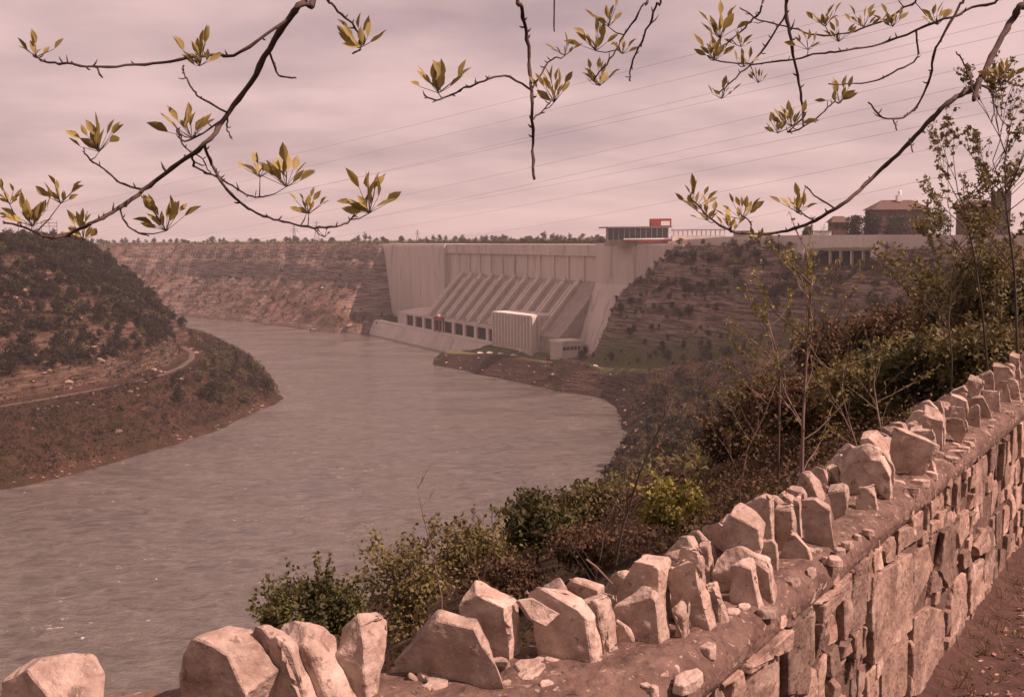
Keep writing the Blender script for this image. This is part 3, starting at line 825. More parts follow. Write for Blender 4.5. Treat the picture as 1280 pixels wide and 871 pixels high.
rs = scatter(230, (20, 260, 330, 800), lambda h, tg, po, rv, lf, t, X, Y: ~lf & ~po & (X / Y > .06) & vis(X, Y) & (t > .12) & (t < .93) & (spd(X, Y) > 11) & ((t > .52) | (spd(X, Y) > 30)) & (fbm(X / 30 + 7, Y / 30, 3) > -.12) & ((X - DA.x) * DE.x + (Y - DA.y) * DE.y > 490), 12, 7.5)
forest('slope_tree', rs, FAR_D * 2 + FAR_B + FAR_S * 2 + FAR_G, .5, 1.15, 'dark scrubby tree on the rocky gorge slope right of the dam', 'tree', 'trees on the slope right of the dam', 13)
rb_ = scatter(150, (10, 170, 150, 560), lambda h, tg, po, rv, lf, t, X, Y: ~lf & ~po & (X / Y > .035) & vis(X, Y) & (t > .04) & (t < .75) & (spd(X, Y) > 46) & (Y < 90 + X * 4 + 220), 14, 6.5)
forest('riverbank_tree', rb_, FAR_D + FAR_G + FAR_B, .7, 1.25, 'dense dark tree on the near right bank above the river edge', 'tree', 'trees on the near right bank', 15)
ds_ = scatter(150, (40, 175, 540, 730), lambda h, tg, po, rv, lf, t, X, Y: ~lf & ~po & (X / Y > .075) & (X / Y < .30) & (spd(X, Y) > 11) & (t > .5) & (h < 93) & ((X - DA.x) * DE.x + (Y - DA.y) * DE.y > 560) & (fbm(X / 22 + 1, Y / 22, 3) > -.2), 61, 4.5)
print('DS', len(ds_))
forest('ledge_shrub', ds_, FAR_G + FAR_D + FAR_B + FAR_S, .5, 1.1, 'dark shrub rooted on the ledged slope just right of the dam end', 'shrub', 'shrubs on the ledges by the dam end', 62)
fs = scatter(110, (-700, -120, 1080, 1600), lambda h, tg, po, rv, lf, t, X, Y: ~lf & ~po & (t > .1) & (t < .7) & (h < 75), 16, 12)
forest('cliff_shrub', fs, FAR_S + FAR_B, .8, 1.6, 'small shrub on the far cliff slope upstream of the dam', 'shrub', 'shrubs on the far cliff', 17)
hr = []
g_ = random.Random(21)
for k in range(150):
    px = g_.uniform(110, 780); y = g_.uniform(1500, 2100) if px < 480 else g_.uniform(1320, 1750); x = xpx(px, y)
    if inside(np.array([x]), np.array([y]), PLAT_R)[0]: hr.append((x, y, hz(x, y)))
forest('skyline_tree', hr, FAR_D + FAR_G, .8, 1.5, 'dark tree in the long line along the far plateau skyline', 'tree', 'trees along the far skyline', 22)

behind = scatter(1700, (-180, 130, 730, 1260), lambda h, tg, po, rv, lf, t, X, Y: po & (((X - DA.x) * DN.x + (Y - DA.y) * DN.y) < -30) & (X / Y < .112) & (X / Y > -.16) & ~((Y < 800) & (X > 20)), 24, 3.2)
forest('dam_top_tree', behind[:120], FAR_D + FAR_G, .45, .85, 'small dark tree in the belt just behind the dam crest', 'tree', 'trees behind the dam crest', 25)
# dark round trees about the cupola hall: own crowns
for px, pyt, wpx, y, lab in ((1068, 262, 20, 600, 'dark round tree just right of the small rim house'), (1088, 259, 24, 612, 'dark round tree at the left corner of the cupola hall'),
                            (1126, 260, 46, 605, 'broad dark tree in front of the cupola hall, widest of its row'), (1164, 256, 34, 610, 'dark round tree right of the cupola hall behind the white trailer'),
                            (1010, 281, 14, 640, 'small dark round bush on the rim left of the small house')):
    x = xpx(px, y); zb = 93.5; ht = zpx(pyt - 1, px, y) - zb; wd = wpx * 1.35 / F * y
    t = thing('rim_tree', lab, 'tree', 'dark trees on the rim', (x, y, zb))
    tm, cm = plant_meshes(int(px), ht, wd, ht * .02, 46, 90, .5, M_leafd, cr=.24)
    link('trunk', tm, t); link('crown', cm, t)
bare = thing('bare_tree', 'bare pale tree with a fan of twigs on the rim left of the small house', 'tree', None, (xpx(1024, 590), 590, 93.5))
b = MB(); g_ = random.Random(3)


def limbs(b, p, d, ln, r, depth, g, spread=.5, n=2, sides=4, tips=None, upb=.15):
    q = p + d * ln; md = p + d * ln * .5 + Vector((g.uniform(-1, 1), g.uniform(-1, 1), g.uniform(-.5, .5))) * ln * .06
    b.tube([p, md, q], [r, r * .85, r * .68], sides, cap=depth == 0)
    if tips is not None and depth <= 1: tips += [md, q]
    if depth:
        for k in range(n):
            nd = (d + Vector((g.uniform(-1, 1), g.uniform(-1, 1), g.uniform(-.6, .8))) * spread + Vector((0, 0, upb))).normalized()
            limbs(b, p.lerp(q, g.uniform(.55, 1.0)) if k else q, nd, ln * g.uniform(.62, .88), r * .64, depth - 1, g, spread, n, sides, tips, upb)


limbs(b, Vector((0, 0, -.5)), Vector((0, 0, 1)), 5, .28, 5, g_, .6, 2)
b.build('trunk', M_twig, bare)

# undergrowth tufts over the slopes (uncountable)
def tufts(name, pts, n, leaf, rad_, m_, seed):
    g = np.random.RandomState(seed); c = np.array(pts) + np.array([0, 0, rad_ * .35])
    v, q = leaf_cloud(g, c, g.uniform(.5, 1.3, len(c)) * rad_, n, leaf)
    return stuff(link(name, np_mesh(name, v, q, m_, smooth=False)))


ug = scatter(7000, (-480, -120, 380, 900), lambda h, tg, po, rv, lf, t, X, Y: lf & ~po & vis(X, Y) & (t > .03) & (seg_dist(X, Y, track2) > 7.5), 31, 1.5)
tufts('left_slope_undergrowth', ug[::2], 14, .45, 1.8, M_leafb, 32)
tufts('left_slope_scrub', ug[1::2], 16, .46, 1.9, M_leafd, 132)
ug = scatter(6500, (10, 260, 130, 800), lambda h, tg, po, rv, lf, t, X, Y: ~lf & ~po & vis(X, Y) & (X / Y > .03) & (t > .05) & (t < .95) & (tg < .6) & ((X - DA.x) * DE.x + (Y - DA.y) * DE.y > 490), 33, 1.5)
tufts('right_slope_undergrowth', ug[::2], 12, .40, 1.4, M_leafr, 34)
tufts('right_slope_scrub', ug[1::4], 14, .40, 1.5, M_leafd, 134)
ug = scatter(1500, (-800, -110, 1050, 1650), lambda h, tg, po, rv, lf, t, X, Y: ~lf & ~po & (t > .04) & (t < .97), 35, 3)
tufts('far_slope_undergrowth', ug, 8, .9, 2.6, M_leafb, 36)
ug = scatter(1800, (-700, 300, 1250, 1800), lambda h, tg, po, rv, lf, t, X, Y: po & (Y > 1240) & (X / Y > -.42) & (X / Y < .13), 37, 3)
tufts('plateau_scrub', ug, 8, .9, 3.0, M_leafd, 38)
tufts('dam_top_scrub', behind[120:], 10, .55, 2.4, M_leafd, 138)
ug = scatter(2600, (1.5, 90, 4, 170), lambda h, tg, po, rv, lf, t, X, Y: ~lf & ~po & (X / Y > .02) & (X / Y < .75), 39, .55)
ug = [p for p in ug if p[0] ** 2 + p[1] ** 2 > 500]
tufts('near_slope_undergrowth', ug[::2], 16, .11, .6, M_leafb, 40)
tufts('near_slope_scrub', ug[1::2], 18, .11, .7, M_leafg, 140)
ug = scatter(900, (1.5, 18, 4, 24), lambda h, tg, po, rv, lf, t, X, Y: ~lf & ~po & (X / Y > .0) & (X / Y < .75), 41, .25)
tufts('wall_side_undergrowth', ug, 40, .028, .38, M_leafb, 42)

# ------------------------------------------------------------------ rocks on the slopes
def boulder_mesh(seed, sub=2):
    bm = bmesh.new(); bmesh.ops.create_icosphere(bm, subdivisions=sub, radius=1); g = random.Random(seed)
    pl = [(Vector((g.gauss(0, 1), g.gauss(0, 1), g.gauss(0, 1))).normalized(), g.uniform(.45, .85)) for _ in range(9)]
    for v in bm.verts:
        for n_, d in pl:
            k = v.co.dot(n_)
            if k > d: v.co -= n_ * (k - d)
        v.co += v.co * .12 * noise.noise(v.co * 2.3 + Vector((seed, 0, 0)))
    me = bpy.data.meshes.new('boulder'); bm.to_mesh(me); bm.free(); me.materials.append(M_rock); return me


M_rock = mat('pale_rock', (.30, .205, .15), .92, scale=1.2, dark=(.16, .105, .08), bump=.6, rand=.25)
BM = [boulder_mesh(k) for k in range(6)]
gb = random.Random(44)


def boulder(x, y, s, sq, label, group):
    o = link('boulder', gb.choice(BM)); o.location = (x, y, hz(x, y) + s * .1); o.scale = (s * gb.uniform(1, 1.9), s * gb.uniform(.8, 1.2), s * sq * gb.uniform(.7, 1.2))
    o.rotation_euler = (gb.uniform(-.15, .15), gb.uniform(-.15, .15), gb.uniform(0, 6.28)); tag(o, label, 'boulder', group)


for px in range(8, 250, 9):
    q = P(px + gb.uniform(-4, 4), gb.uniform(428, 446) + max(0, px - 150) * -.25, gb.uniform(36, 46))
    boulder(q.x, q.y, gb.uniform(1.0, 2.9), .7, 'reddish boulder in the broken ledge above the track on the left headland', 'boulders on the left headland ledge')
for (x, y, z) in scatter(60, (-330, -140, 400, 760), lambda h, tg, po, rv, lf, t, X, Y: lf & vis(X, Y) & (t > .2) & (t < .5) & (seg_dist(X, Y, track2) > 7), 51, 4):
    boulder(x, y, gb.uniform(.4, 1.3), .7, 'pale stone scattered on the slope beside the track of the left headland', 'stones by the left track')
for (x, y, z) in scatter(70, (-330, -130, 400, 700), lambda h, tg, po, rv, lf, t, X, Y: lf & vis(X, Y) & (t < .03), 53, 2.5):
    boulder(x, y, gb.uniform(.35, 1.0), .6, 'pale stone along the waterline of the left headland', 'stones on the left waterline')
for (x, y, z) in scatter(80, (-80, 160, 440, 860), lambda h, tg, po, rv, lf, t, X, Y: ~lf & vis(X, Y) & (t < .16) & (tg < .5), 55, 3.5):
    boulder(x, y, gb.uniform(.4, 1.4), .6, 'pale rock on the bank of the grassy spit at the bend', 'rocks on the bank of the spit')
for px, py, zz_ in ((788, 374, 52), (800, 376, 52), (812, 377, 52), (824, 378, 51), (790, 408, 30), (806, 412, 30), (826, 416, 28), (850, 420, 28), (876, 424, 28), (838, 392, 42), (868, 398, 40), (900, 405, 40), (1020, 405, 55), (1040, 410, 55), (1062, 400, 58), (930, 380, 55)):
    q = P(px, py, zz_); boulder(q.x, q.y, gb.uniform(2.2, 4.2), .5, 'long ledge of pale bedrock showing in the slope right of the dam', 'rock ledges right of the dam')
for px, py in ((372, 398), (392, 400), (412, 402), (436, 402), (458, 401), (474, 399), (404, 392), (446, 393)):
    q = P(px, py, 12); boulder(q.x, q.y, gb.uniform(3, 5), .45, 'flat rock slab on the shelf left of the dam foot', 'slabs left of the dam foot')

# parked cars on the flat by the service building
def car(px, py, z, m_, label, rz):
    q = P(px, py, z); zg = hz(q.x, q.y)
    t = thing('parked_car', label, 'car', 'cars on the flat below the dam', (q.x, q.y, zg), rz)
    b = MB(); pr = [(-2.3, .35), (-2.3, .95), (-1.5, 1.05), (-.9, 1.5), (.7, 1.5), (1.2, 1.05), (2.2, .9), (2.3, .35)]
    b.prism([(x, -.85, zz_) for x, zz_ in pr], (0, 1.7, 0)); bd = b.build('body', m_, t, fix=True)
    b = MB(); b.abox(-.85, .75, -.87, .87, 1.08, 1.4); b.build('window', M_glass, t)
    for x in (-1.45, 1.45):
        for y in (-.8, .8):
            b = MB(); b.tube([(x, y - .1, .33), (x, y + .1, .33)], .33, 10); b.build('wheel', M_dark, t)


for a in ((600, 440, 12.8, M_white, 'white car at the left end of the row left of the fluted block', .4), (612, 441.5, 12.8, M_white, 'white car second from the left beside the fluted block', .2),
          (626, 443, 12.8, M_white, 'white car in front of the left corner of the fluted block', .6), (642, 445, 12.8, M_white, 'white car in front of the middle of the fluted block', .3),
          (684, 448, 12.8, M_red, 'red car parked in front of the right side of the fluted block', .5), (744, 461, 14, M_white, 'white car on the grassy track away from the others', .9)):
    car(*a)

# ------------------------------------------------------------------ stone wall
GZ, TOPZ = 98.3, 99.15
M_stone = mat('stone_tone', (.50, .37, .295), .93, scale=14, dark=(.25, .16, .12), bump=1.0, bscale=55, rand=.16, speck=((40, .62, (.13, .085, .06), .7), (9, .60, (.30, .20, .14), .6), (150, .63, (.62, .50, .42), .6), (5, .62, (.22, .13, .085), .55)))
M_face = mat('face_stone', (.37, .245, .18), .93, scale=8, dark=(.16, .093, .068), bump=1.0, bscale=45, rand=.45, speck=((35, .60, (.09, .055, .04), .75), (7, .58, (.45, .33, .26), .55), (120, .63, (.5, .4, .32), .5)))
M_mort = mat('mortar', (.19, .115, .085), .97, scale=14, dark=(.085, .048, .036), bump=1.0, bscale=32, speck=((30, .60, (.05, .03, .022), .8), (60, .62, (.42, .30, .23), .7)))
M_core = mat('wall_core', (.15, .09, .065), .97, scale=8, var=.4, bump=.8)
WD = Vector((.571, .821, 0)).normalized(); WN = Vector((WD.y, -WD.x, 0))       # along the wall, out of its near face
edge = [Vector(p + (0,)) for p in ((-9, .9), (-5.5, 1.25), (-3.2, 1.42), (-1.9, 1.5), (-1.1, 1.55), (-.6, 1.61), (-.2, 1.69), (.05, 1.77), (.22, 1.87), (.347, 1.985))]
P0 = edge[-1]
edge += [P0 + WD * k for k in (.3, .8, 1.5, 2.5, 3.6, 5, 7, 10, 16)]
fine_e = []
for p, q in zip(edge[:-1], edge[1:]):
    n_ = max(1, int((q - p).length / .03)) if (p.length < 6) else 4
    fine_e += [p.lerp(q, k / n_) for k in range(n_)]
fine_e.append(edge[-1])
sm_e = [fine_e[0]] + [(fine_e[k - 1] + fine_e[k] * 2 + fine_e[k + 1]) / 4 for k in range(1, len(fine_e) - 1)] + [fine_e[-1]]
wall = thing('stone_wall', 'rubble stone wall topped with upright jagged slabs along the cliff edge', 'wall')
# mortared bed on top, its lip bulging over the face; offsets measured from the near edge
prof = [(-.03, .10), (.0, .085), (.022, .045), (.024, .01), (.008, -.02), (-.03, -.035), (-.08, -.035), (-.16, -.025), (-.25, -.02), (-.34, -.025), (-.42, -.03), (-.47, -.06), (-.48, -.15), (-.48, -.5)]


def sweep(pr, name, m_, amp, seed, sub=3):
    pp = []
    for (a, c), (a2, c2) in zip(pr[:-1], pr[1:]):
        for k in range(sub): pp.append((a + (a2 - a) * k / sub, c + (c2 - c) * k / sub))
    pp.append(pr[-1])
    vv, ff = [], []
    for i_, p in enumerate(sm_e):
        d = (sm_e[min(i_ + 1, len(sm_e) - 1)] - sm_e[max(i_ - 1, 0)]).normalized(); n_ = Vector((d.y, -d.x, 0))
        for a, c in pp:
            v = p + n_ * a + Vector((0, 0, TOPZ - .012 - c))
            w = .7 * noise.noise(v * 5 + Vector((seed, 0, 0))) + .7 * noise.noise(v * 14) + .55 * noise.noise(v * 31)
            vv.append(v + (n_ * .6 + Vector((0, 0, .8))) * w * amp)
    k_ = len(pp)
    ff = [(i_ * k_ + j_, (i_ + 1) * k_ + j_, (i_ + 1) * k_ + j_ + 1, i_ * k_ + j_ + 1) for i_ in range(len(sm_e) - 1) for j_ in range(k_ - 1)]
    b = MB(); b.add(vv, ff); return b.build(name, m_, wall, smooth=True, fix=True)


pr1 = [(-.06, .13), (-.02, .105), (.000, .075), (.004, .045), (-.010, .016), (-.04, -.002), (-.10, -.006), (-.18, -.002), (-.26, .0), (-.33, .004), (-.37, .03), (-.39, .12), (-.39, 1.5)]
sweep(pr1, 'mortar_bed', M_mort, .017, 3)
sweep([(-.10, .10), (-.022, .12), (-.022, .5), (-.022, .86), (-.015, 1.0)], 'wall_core', M_core, .006, 9)


def chip(outline, ext, name, m_, seed, mx_=.02, amp=.006, shrink=.9, bev=.003, cuts=10, th_cap=.010):
    """a broken stone: traced outline, real thickness, chipped edges, uneven faces"""
    g = random.Random(seed); cc = sum((Vector(p) for p in outline), Vector()) / len(outline)
    bm = bmesh.new(); n_ = len(outline)
    fr = [bm.verts.new(p) for p in outline]
    bk = [bm.verts.new(cc + (Vector(p) - cc) * g.uniform(shrink - .06, shrink + .07) + ext * g.uniform(.85, 1.1)) for p in outline]
    bm.faces.new(fr); bm.faces.new(bk[::-1])
    for k in range(n_): bm.faces.new((fr[k], bk[k], bk[(k + 1) % n_], fr[(k + 1) % n_]))
    bmesh.ops.recalc_face_normals(bm, faces=bm.faces)
    ctr_ = sum((v.co for v in bm.verts), Vector()) / len(bm.verts)
    zs_ = sorted(v.co.z for v in bm.verts); zc_ = zs_[0] + (zs_[-1] - zs_[0]) * .45
    size = max((v.co - ctr_).length for v in bm.verts)
    for _ in range(cuts):
        v = g.choice([w_v for w_v in bm.verts if w_v.co.z > zc_]).co.copy(); d_ = (v - ctr_)
        nn_ = (d_.normalized() + Vector((g.uniform(-1, 1), g.uniform(-1, 1), g.uniform(-.6, .9))) * .7).normalized()
        co_ = v - nn_ * min(size * g.uniform(.015, .06), th_cap)
        rr_ = bmesh.ops.bisect_plane(bm, geom=list(bm.verts) + list(bm.edges) + list(bm.faces), plane_co=co_, plane_no=nn_, clear_outer=True)
        ed = [e_ for e_ in rr_['geom_cut'] if isinstance(e_, bmesh.types.BMEdge)]
        if ed: bmesh.ops.holes_fill(bm, edges=[e_ for e_ in bm.edges if e_.is_boundary])
    bmesh.ops.remove_doubles(bm, verts=bm.verts, dist=.0012)
    if bev: bmesh.ops.bevel(bm, geom=list(bm.edges), offset=bev, segments=1, profile=.5, affect='EDGES')
    bmesh.ops.triangulate(bm, faces=bm.faces)
    for _ in range(7):
        lg = [e_ for e_ in bm.edges if e_.calc_length() > mx_]
        if not lg or len(bm.faces) > 2600: break
        bmesh.ops.subdivide_edges(bm, edges=lg, cuts=1); bmesh.ops.triangulate(bm, faces=[f_ for f_ in bm.faces if len(f_.verts) > 3])
    bm.normal_update(); off = Vector((seed * 1.7, seed * .3, 0))
    mv = []
    for v in bm.verts:
        c_ = v.co + off
        w = noise.noise(c_ * 9) * 1.4 + noise.noise(c_ * 24) * .8 + noise.noise(c_ * 60) * .45
        w2 = abs(noise.noise(c_ * 15 + Vector((5, 5, 5)))) * -1.3
        mv.append(v.co + v.normal * (w + w2) * amp)
    for v, c_ in zip(bm.verts, mv): v.co = c_
    me = bpy.data.meshes.new(name); bm.to_mesh(me); bm.free(); me.materials.append(m_)
    me.polygons.foreach_set('use_smooth', [True] * len(me.polygons)); me.set_sharp_from_angle(angle=math.radians(19))
    return link(name, me, wall)


GV = Vector((.90, -.43, 0)).normalized()          # across each slab (to the right and a little nearer)
EV = Vector((.50, .866, .0)).normalized()         # through its thickness
# front outline in the photo, thickness, foot (px, py)
ST = [
 ([(-8, 912), (4, 832), (30, 829), (58, 839), (80, 848), (97, 864), (92, 912)], .10, (60, 908)),
 ([(200, 905), (221, 830), (228, 806), (243, 796), (264, 804), (291, 822), (322, 826), (306, 905)], .10, (300, 902)),
 ([(284, 792), (297, 780), (309, 775), (328, 784), (338, 796), (348, 791), (357, 800), (372, 835), (390, 893), (300, 893)], .05, (384, 890)),
 ([(312, 771), (338, 775), (379, 790), (390, 815), (402, 840), (434, 887), (330, 887)], .10, (428, 884)),
 ([(407, 786), (422, 761), (431, 754), (438, 757), (443, 786), (454, 808), (455, 840), (460, 873), (425, 868)], .10, (457, 872)),
 ([(487, 800), (490, 779), (505, 773), (533, 755), (557, 744), (583, 770), (600, 808), (622, 838), (642, 860), (600, 856), (500, 838)], .045, (640, 860)),
 ([(563, 740), (569, 725), (594, 745), (630, 762), (635, 790), (637, 818), (600, 815)], .065, (637, 819)),
 ([(626, 742), (648, 728), (690, 740), (715, 757), (735, 780), (741, 792), (742, 826), (712, 820), (652, 812), (650, 770)], .05, (741, 827)),
 ([(663, 727), (690, 719), (702, 730), (706, 765), (670, 760)], .05, (705, 792)),
 ([(702, 731), (738, 710), (746, 727), (752, 752), (705, 750)], .035, (750, 785)),
 ([(712, 750), (742, 752), (753, 757), (757, 785), (760, 814), (738, 808), (715, 780)], .065, (760, 814)),
 ([(764, 786), (766, 772), (782, 783), (792, 783), (790, 803), (768, 800)], .045, (790, 803)),
 ([(763, 747), (806, 735), (816, 740), (821, 765), (826, 802), (812, 805), (770, 790)], .07, (822, 806)),
 ([(766, 740), (775, 715), (784, 703), (815, 706), (823, 716), (824, 770), (770, 770)], .085, (824, 790)),
 ([(826, 716), (850, 704), (868, 698), (872, 730), (880, 760), (893, 788), (880, 785), (845, 770), (838, 745)], .045, (893, 789)),
 ([(842, 733), (848, 729), (853, 750), (858, 785), (861, 798), (842, 790)], .035, (860, 798)),
 ([(878, 719), (886, 716), (893, 724), (900, 750), (910, 778), (893, 770), (884, 745)], .03, (910, 778)),
 ([(834, 690), (840, 679), (855, 680), (858, 705), (836, 705)], .045, (858, 748)),
 ([(849, 675), (858, 669), (866, 681), (877, 697), (882, 718), (850, 718)], .04, (880, 742)),
 ([(872, 672), (880, 665), (885, 672), (890, 705), (874, 703)], .03, (890, 730)),
 ([(890, 700), (893, 682), (900, 672), (915, 656), (937, 664), (949, 674), (957, 700), (966, 742), (945, 740), (912, 738), (893, 730)], .045, (966, 743)),
 ([(912, 692), (918, 688), (933, 693), (939, 710), (944, 735), (951, 754), (930, 746), (911, 737)], .035, (951, 754)),
 ([(902, 655), (905, 637), (914, 624), (922, 630), (947, 656), (962, 675), (965, 692), (905, 690)], .06, (965, 716)),
 ([(950, 662), (960, 660), (969, 670), (972, 700), (973, 713), (955, 702)], .022, (973, 713)),
 ([(930, 632), (945, 615), (961, 604), (962, 625), (968, 660), (940, 655)], .04, (967, 690)),
 ([(966, 612), (978, 617), (986, 624), (990, 640), (994, 662), (970, 660)], .035, (993, 686)),
 ([(974, 690), (975, 664), (984, 655), (1001, 656), (1006, 676), (1018, 698), (1000, 694), (978, 692)], .04, (1018, 699)),
 ([(988, 618), (994, 609), (1000, 612), (1002, 648), (990, 645)], .03, (1001, 672)),
 ([(1001, 640), (1001, 612), (1006, 607), (1028, 606), (1036, 625), (1041, 655), (1044, 681), (1018, 676), (1006, 667)], .035, (1043, 681)),
 ([(1030, 598), (1034, 588), (1048, 587), (1055, 605), (1059, 635), (1061, 665), (1046, 663), (1040, 640)], .035, (1060, 665)),
 ([(1069, 622), (1075, 586), (1084, 586), (1092, 604), (1098, 625), (1101, 634), (1075, 630)], .032, (1100, 634)),
 ([(1076, 580), (1080, 571), (1097, 568), (1110, 574), (1113, 590), (1113, 622), (1098, 618), (1085, 595)], .035, (1112, 622)),
 ([(1043, 573), (1070, 563), (1084, 556), (1096, 566), (1098, 590), (1058, 590)], .07, (1096, 620)),
 ([(1074, 543), (1080, 538), (1092, 541), (1107, 560), (1117, 574), (1118, 590), (1080, 575)], .06, (1117, 603)),
 ([(1104, 536), (1115, 533), (1150, 545), (1177, 550), (1172, 562), (1155, 577), (1115, 570)], .05, (1160, 593)),
 ([(1124, 566), (1131, 556), (1142, 549), (1153, 555), (1156, 586), (1142, 586), (1128, 578)], .035, (1155, 589)),
 ([(1155, 556), (1162, 562), (1171, 582), (1158, 585)], .025, (1170, 586)),
 ([(1136, 535), (1150, 526), (1160, 524), (1168, 540), (1172, 568), (1140, 563)], .05, (1170, 580)),
 ([(1139, 530), (1144, 517), (1151, 523), (1153, 540), (1141, 540)], .035, (1152, 566)),
 ([(1148, 522), (1155, 514), (1175, 511), (1179, 520), (1179, 535), (1150, 535)], .04, (1178, 560)),
 ([(1151, 510), (1152, 497), (1168, 505), (1176, 506), (1181, 520), (1181, 530), (1160, 525)], .045, (1180, 556)),
 ([(1179, 526), (1198, 521), (1204, 525), (1207, 537), (1204, 552), (1182, 540)], .035, (1204, 552)),
 ([(1182, 500), (1183, 493), (1195, 495), (1205, 510), (1214, 527), (1190, 527), (1184, 515)], .035, (1213, 541)),
 ([(1201, 500), (1211, 498), (1224, 505), (1226, 530), (1213, 530), (1206, 512)], .028, (1225, 532)),
 ([(1210, 495), (1212, 480), (1217, 479), (1226, 492), (1237, 512), (1243, 523), (1228, 520), (1216, 507)], .028, (1242, 523)),
 ([(1219, 478), (1243, 477), (1249, 489), (1251, 510), (1240, 510), (1228, 497)], .035, (1250, 514)),
 ([(1187, 492), (1196, 481), (1208, 487), (1212, 505), (1190, 503)], .035, (1211, 528)),
 ([(1209, 475), (1212, 468), (1223, 468), (1231, 480), (1212, 484)], .04, (1230, 510)),
 ([(1223, 464), (1228, 460), (1235, 462), (1243, 470), (1243, 484), (1225, 478)], .04, (1242, 504)),
 ([(1244, 472), (1256, 469), (1260, 482), (1266, 502), (1252, 503), (1248, 490)], .035, (1265, 504)),
 ([(1240, 455), (1244, 449), (1265, 455), (1271, 474), (1245, 474)], .05, (1270, 492)),
 ([(1260, 468), (1263, 462), (1272, 475), (1277, 498), (1262, 492)], .035, (1276, 499)),
 ([(1262, 442), (1268, 427), (1273, 435), (1278, 455), (1264, 455)], .04, (1277, 480)),
 ([(1253, 446), (1258, 441), (1268, 443), (1271, 458), (1255, 456)], .035, (1270, 485)),
 ([(1274, 470), (1278, 458), (1290, 462), (1296, 488), (1280, 488)], .035, (1296, 490)),
 ([(1276, 440), (1283, 428), (1294, 436), (1297, 460), (1280, 458)], .035, (1297, 478)),
]
for k, (ol, th, (bx, by)) in enumerate(ST):
    foot = P(bx, by, TOPZ - .004); n_ = Vector((GV.y, -GV.x, 0)); n_ = n_ if n_.y < 0 else -n_
    pts = []
    for px, py in ol:
        d = ray(px, py); t_ = (foot - EYE).dot(n_) / d.dot(n_); pts.append(EYE + d * t_)
    zmin = min(p.z for p in pts); zmax = max(p.z for p in pts)
    for p in pts:                                   # the foot goes down into the bed
        if p.z < zmin + (zmax - zmin) * .22: p.z = min(p.z, TOPZ - .035)
    cen = sum(pts, Vector()) / len(pts); cen.z = TOPZ
    pts = [cen + (p - cen) * (1.05 if k > 4 else .985) for p in pts]
    dist = foot.y
    chip(pts, EV * th * (1.0 if k < 4 else 1.1 if k < 20 else 1.2), 'coping_stone', M_stone, k + 1, .012 if dist < 2.6 else .020, .0048 if dist < 3 else .005)
gk = random.Random(31)
run = 0; last = None
for p, q in zip(sm_e[:-1], sm_e[1:]):                # lower slabs filling the far edge of the bed
    run += (q - p).length
    if p.x < .36 or p.x > 2.9: run = 0; continue
    if run < gk.uniform(.06, .10): continue
    run = 0; d = (q - p).normalized(); n_ = Vector((d.y, -d.x, 0)); c = p - n_ * gk.uniform(.25, .30); c.z = TOPZ - .03
    w, h = gk.uniform(.055, .085), gk.uniform(.085, .135) * (.85 if p.x < .4 else 1); ln = gk.uniform(-.03, .05); a_ = n_ * .9 - d * .35
    chip([c - a_ * w, c + a_ * w, c + a_ * w * .9 + Vector((0, 0, h * gk.uniform(.45, .7))) + d * ln, c + a_ * w * gk.uniform(.1, .5) + Vector((0, 0, h)) + d * ln, c - a_ * w * gk.uniform(.1, .5) + Vector((0, 0, h * gk.uniform(.85, 1.05))) + d * ln, c - a_ * w * .95 + Vector((0, 0, h * gk.uniform(.4, .6)))],
         d * gk.uniform(.035, .06), 'coping_stone', M_stone, 700 + int(p.x * 50), .022, .004)
# a loose plate lying against a slab, small shards set along the bed
sh_px = [([(645, 748), (665, 745), (703, 767), (683, 785), (663, 775)], .012, (690, 806)), ]
for k, (ol, th, (bx, by)) in enumerate(sh_px):
    foot = P(bx, by, TOPZ); n_ = Vector((.35, -.9, .28)).normalized(); pts = []
    base = P(741, 827, TOPZ) + Vector((-.03, -.05, .02))
    for px, py in ol:
        d = ray(px, py); pts.append(EYE + d * ((base - EYE).dot(n_) / d.dot(n_)))
    chip(pts, -n_ * .03, 'coping_stone', M_stone, 90, .014, .002, cuts=3)
gs = random.Random(12)


def flat_stone(c, a, b_, th, seed, m_=None, name='embedded_stone', ang_=None):
    g = random.Random(seed); n_ = 7; th0 = g.uniform(0, 6); ax = (WD if ang_ is None else Vector((math.cos(ang_), math.sin(ang_), 0))); ay = Vector((-ax.y, ax.x, 0))
    tilt = Vector((g.uniform(-.15, .15), g.uniform(-.15, .15), 1))
    pts = []
    for k in range(n_):
        t_ = 2 * math.pi * k / n_ ; r = g.uniform(.75, 1.1); v = ax * math.cos(t_) * a * r + ay * math.sin(t_) * b_ * r
        v.z = -(v.x * tilt.x + v.y * tilt.y); pts.append(c + v + Vector((0, 0, th * .5)))
    return chip(pts, Vector((0, 0, -th)), name, m_ or M_stone, seed, .015, .002, 1.05, .002, 3, .006)


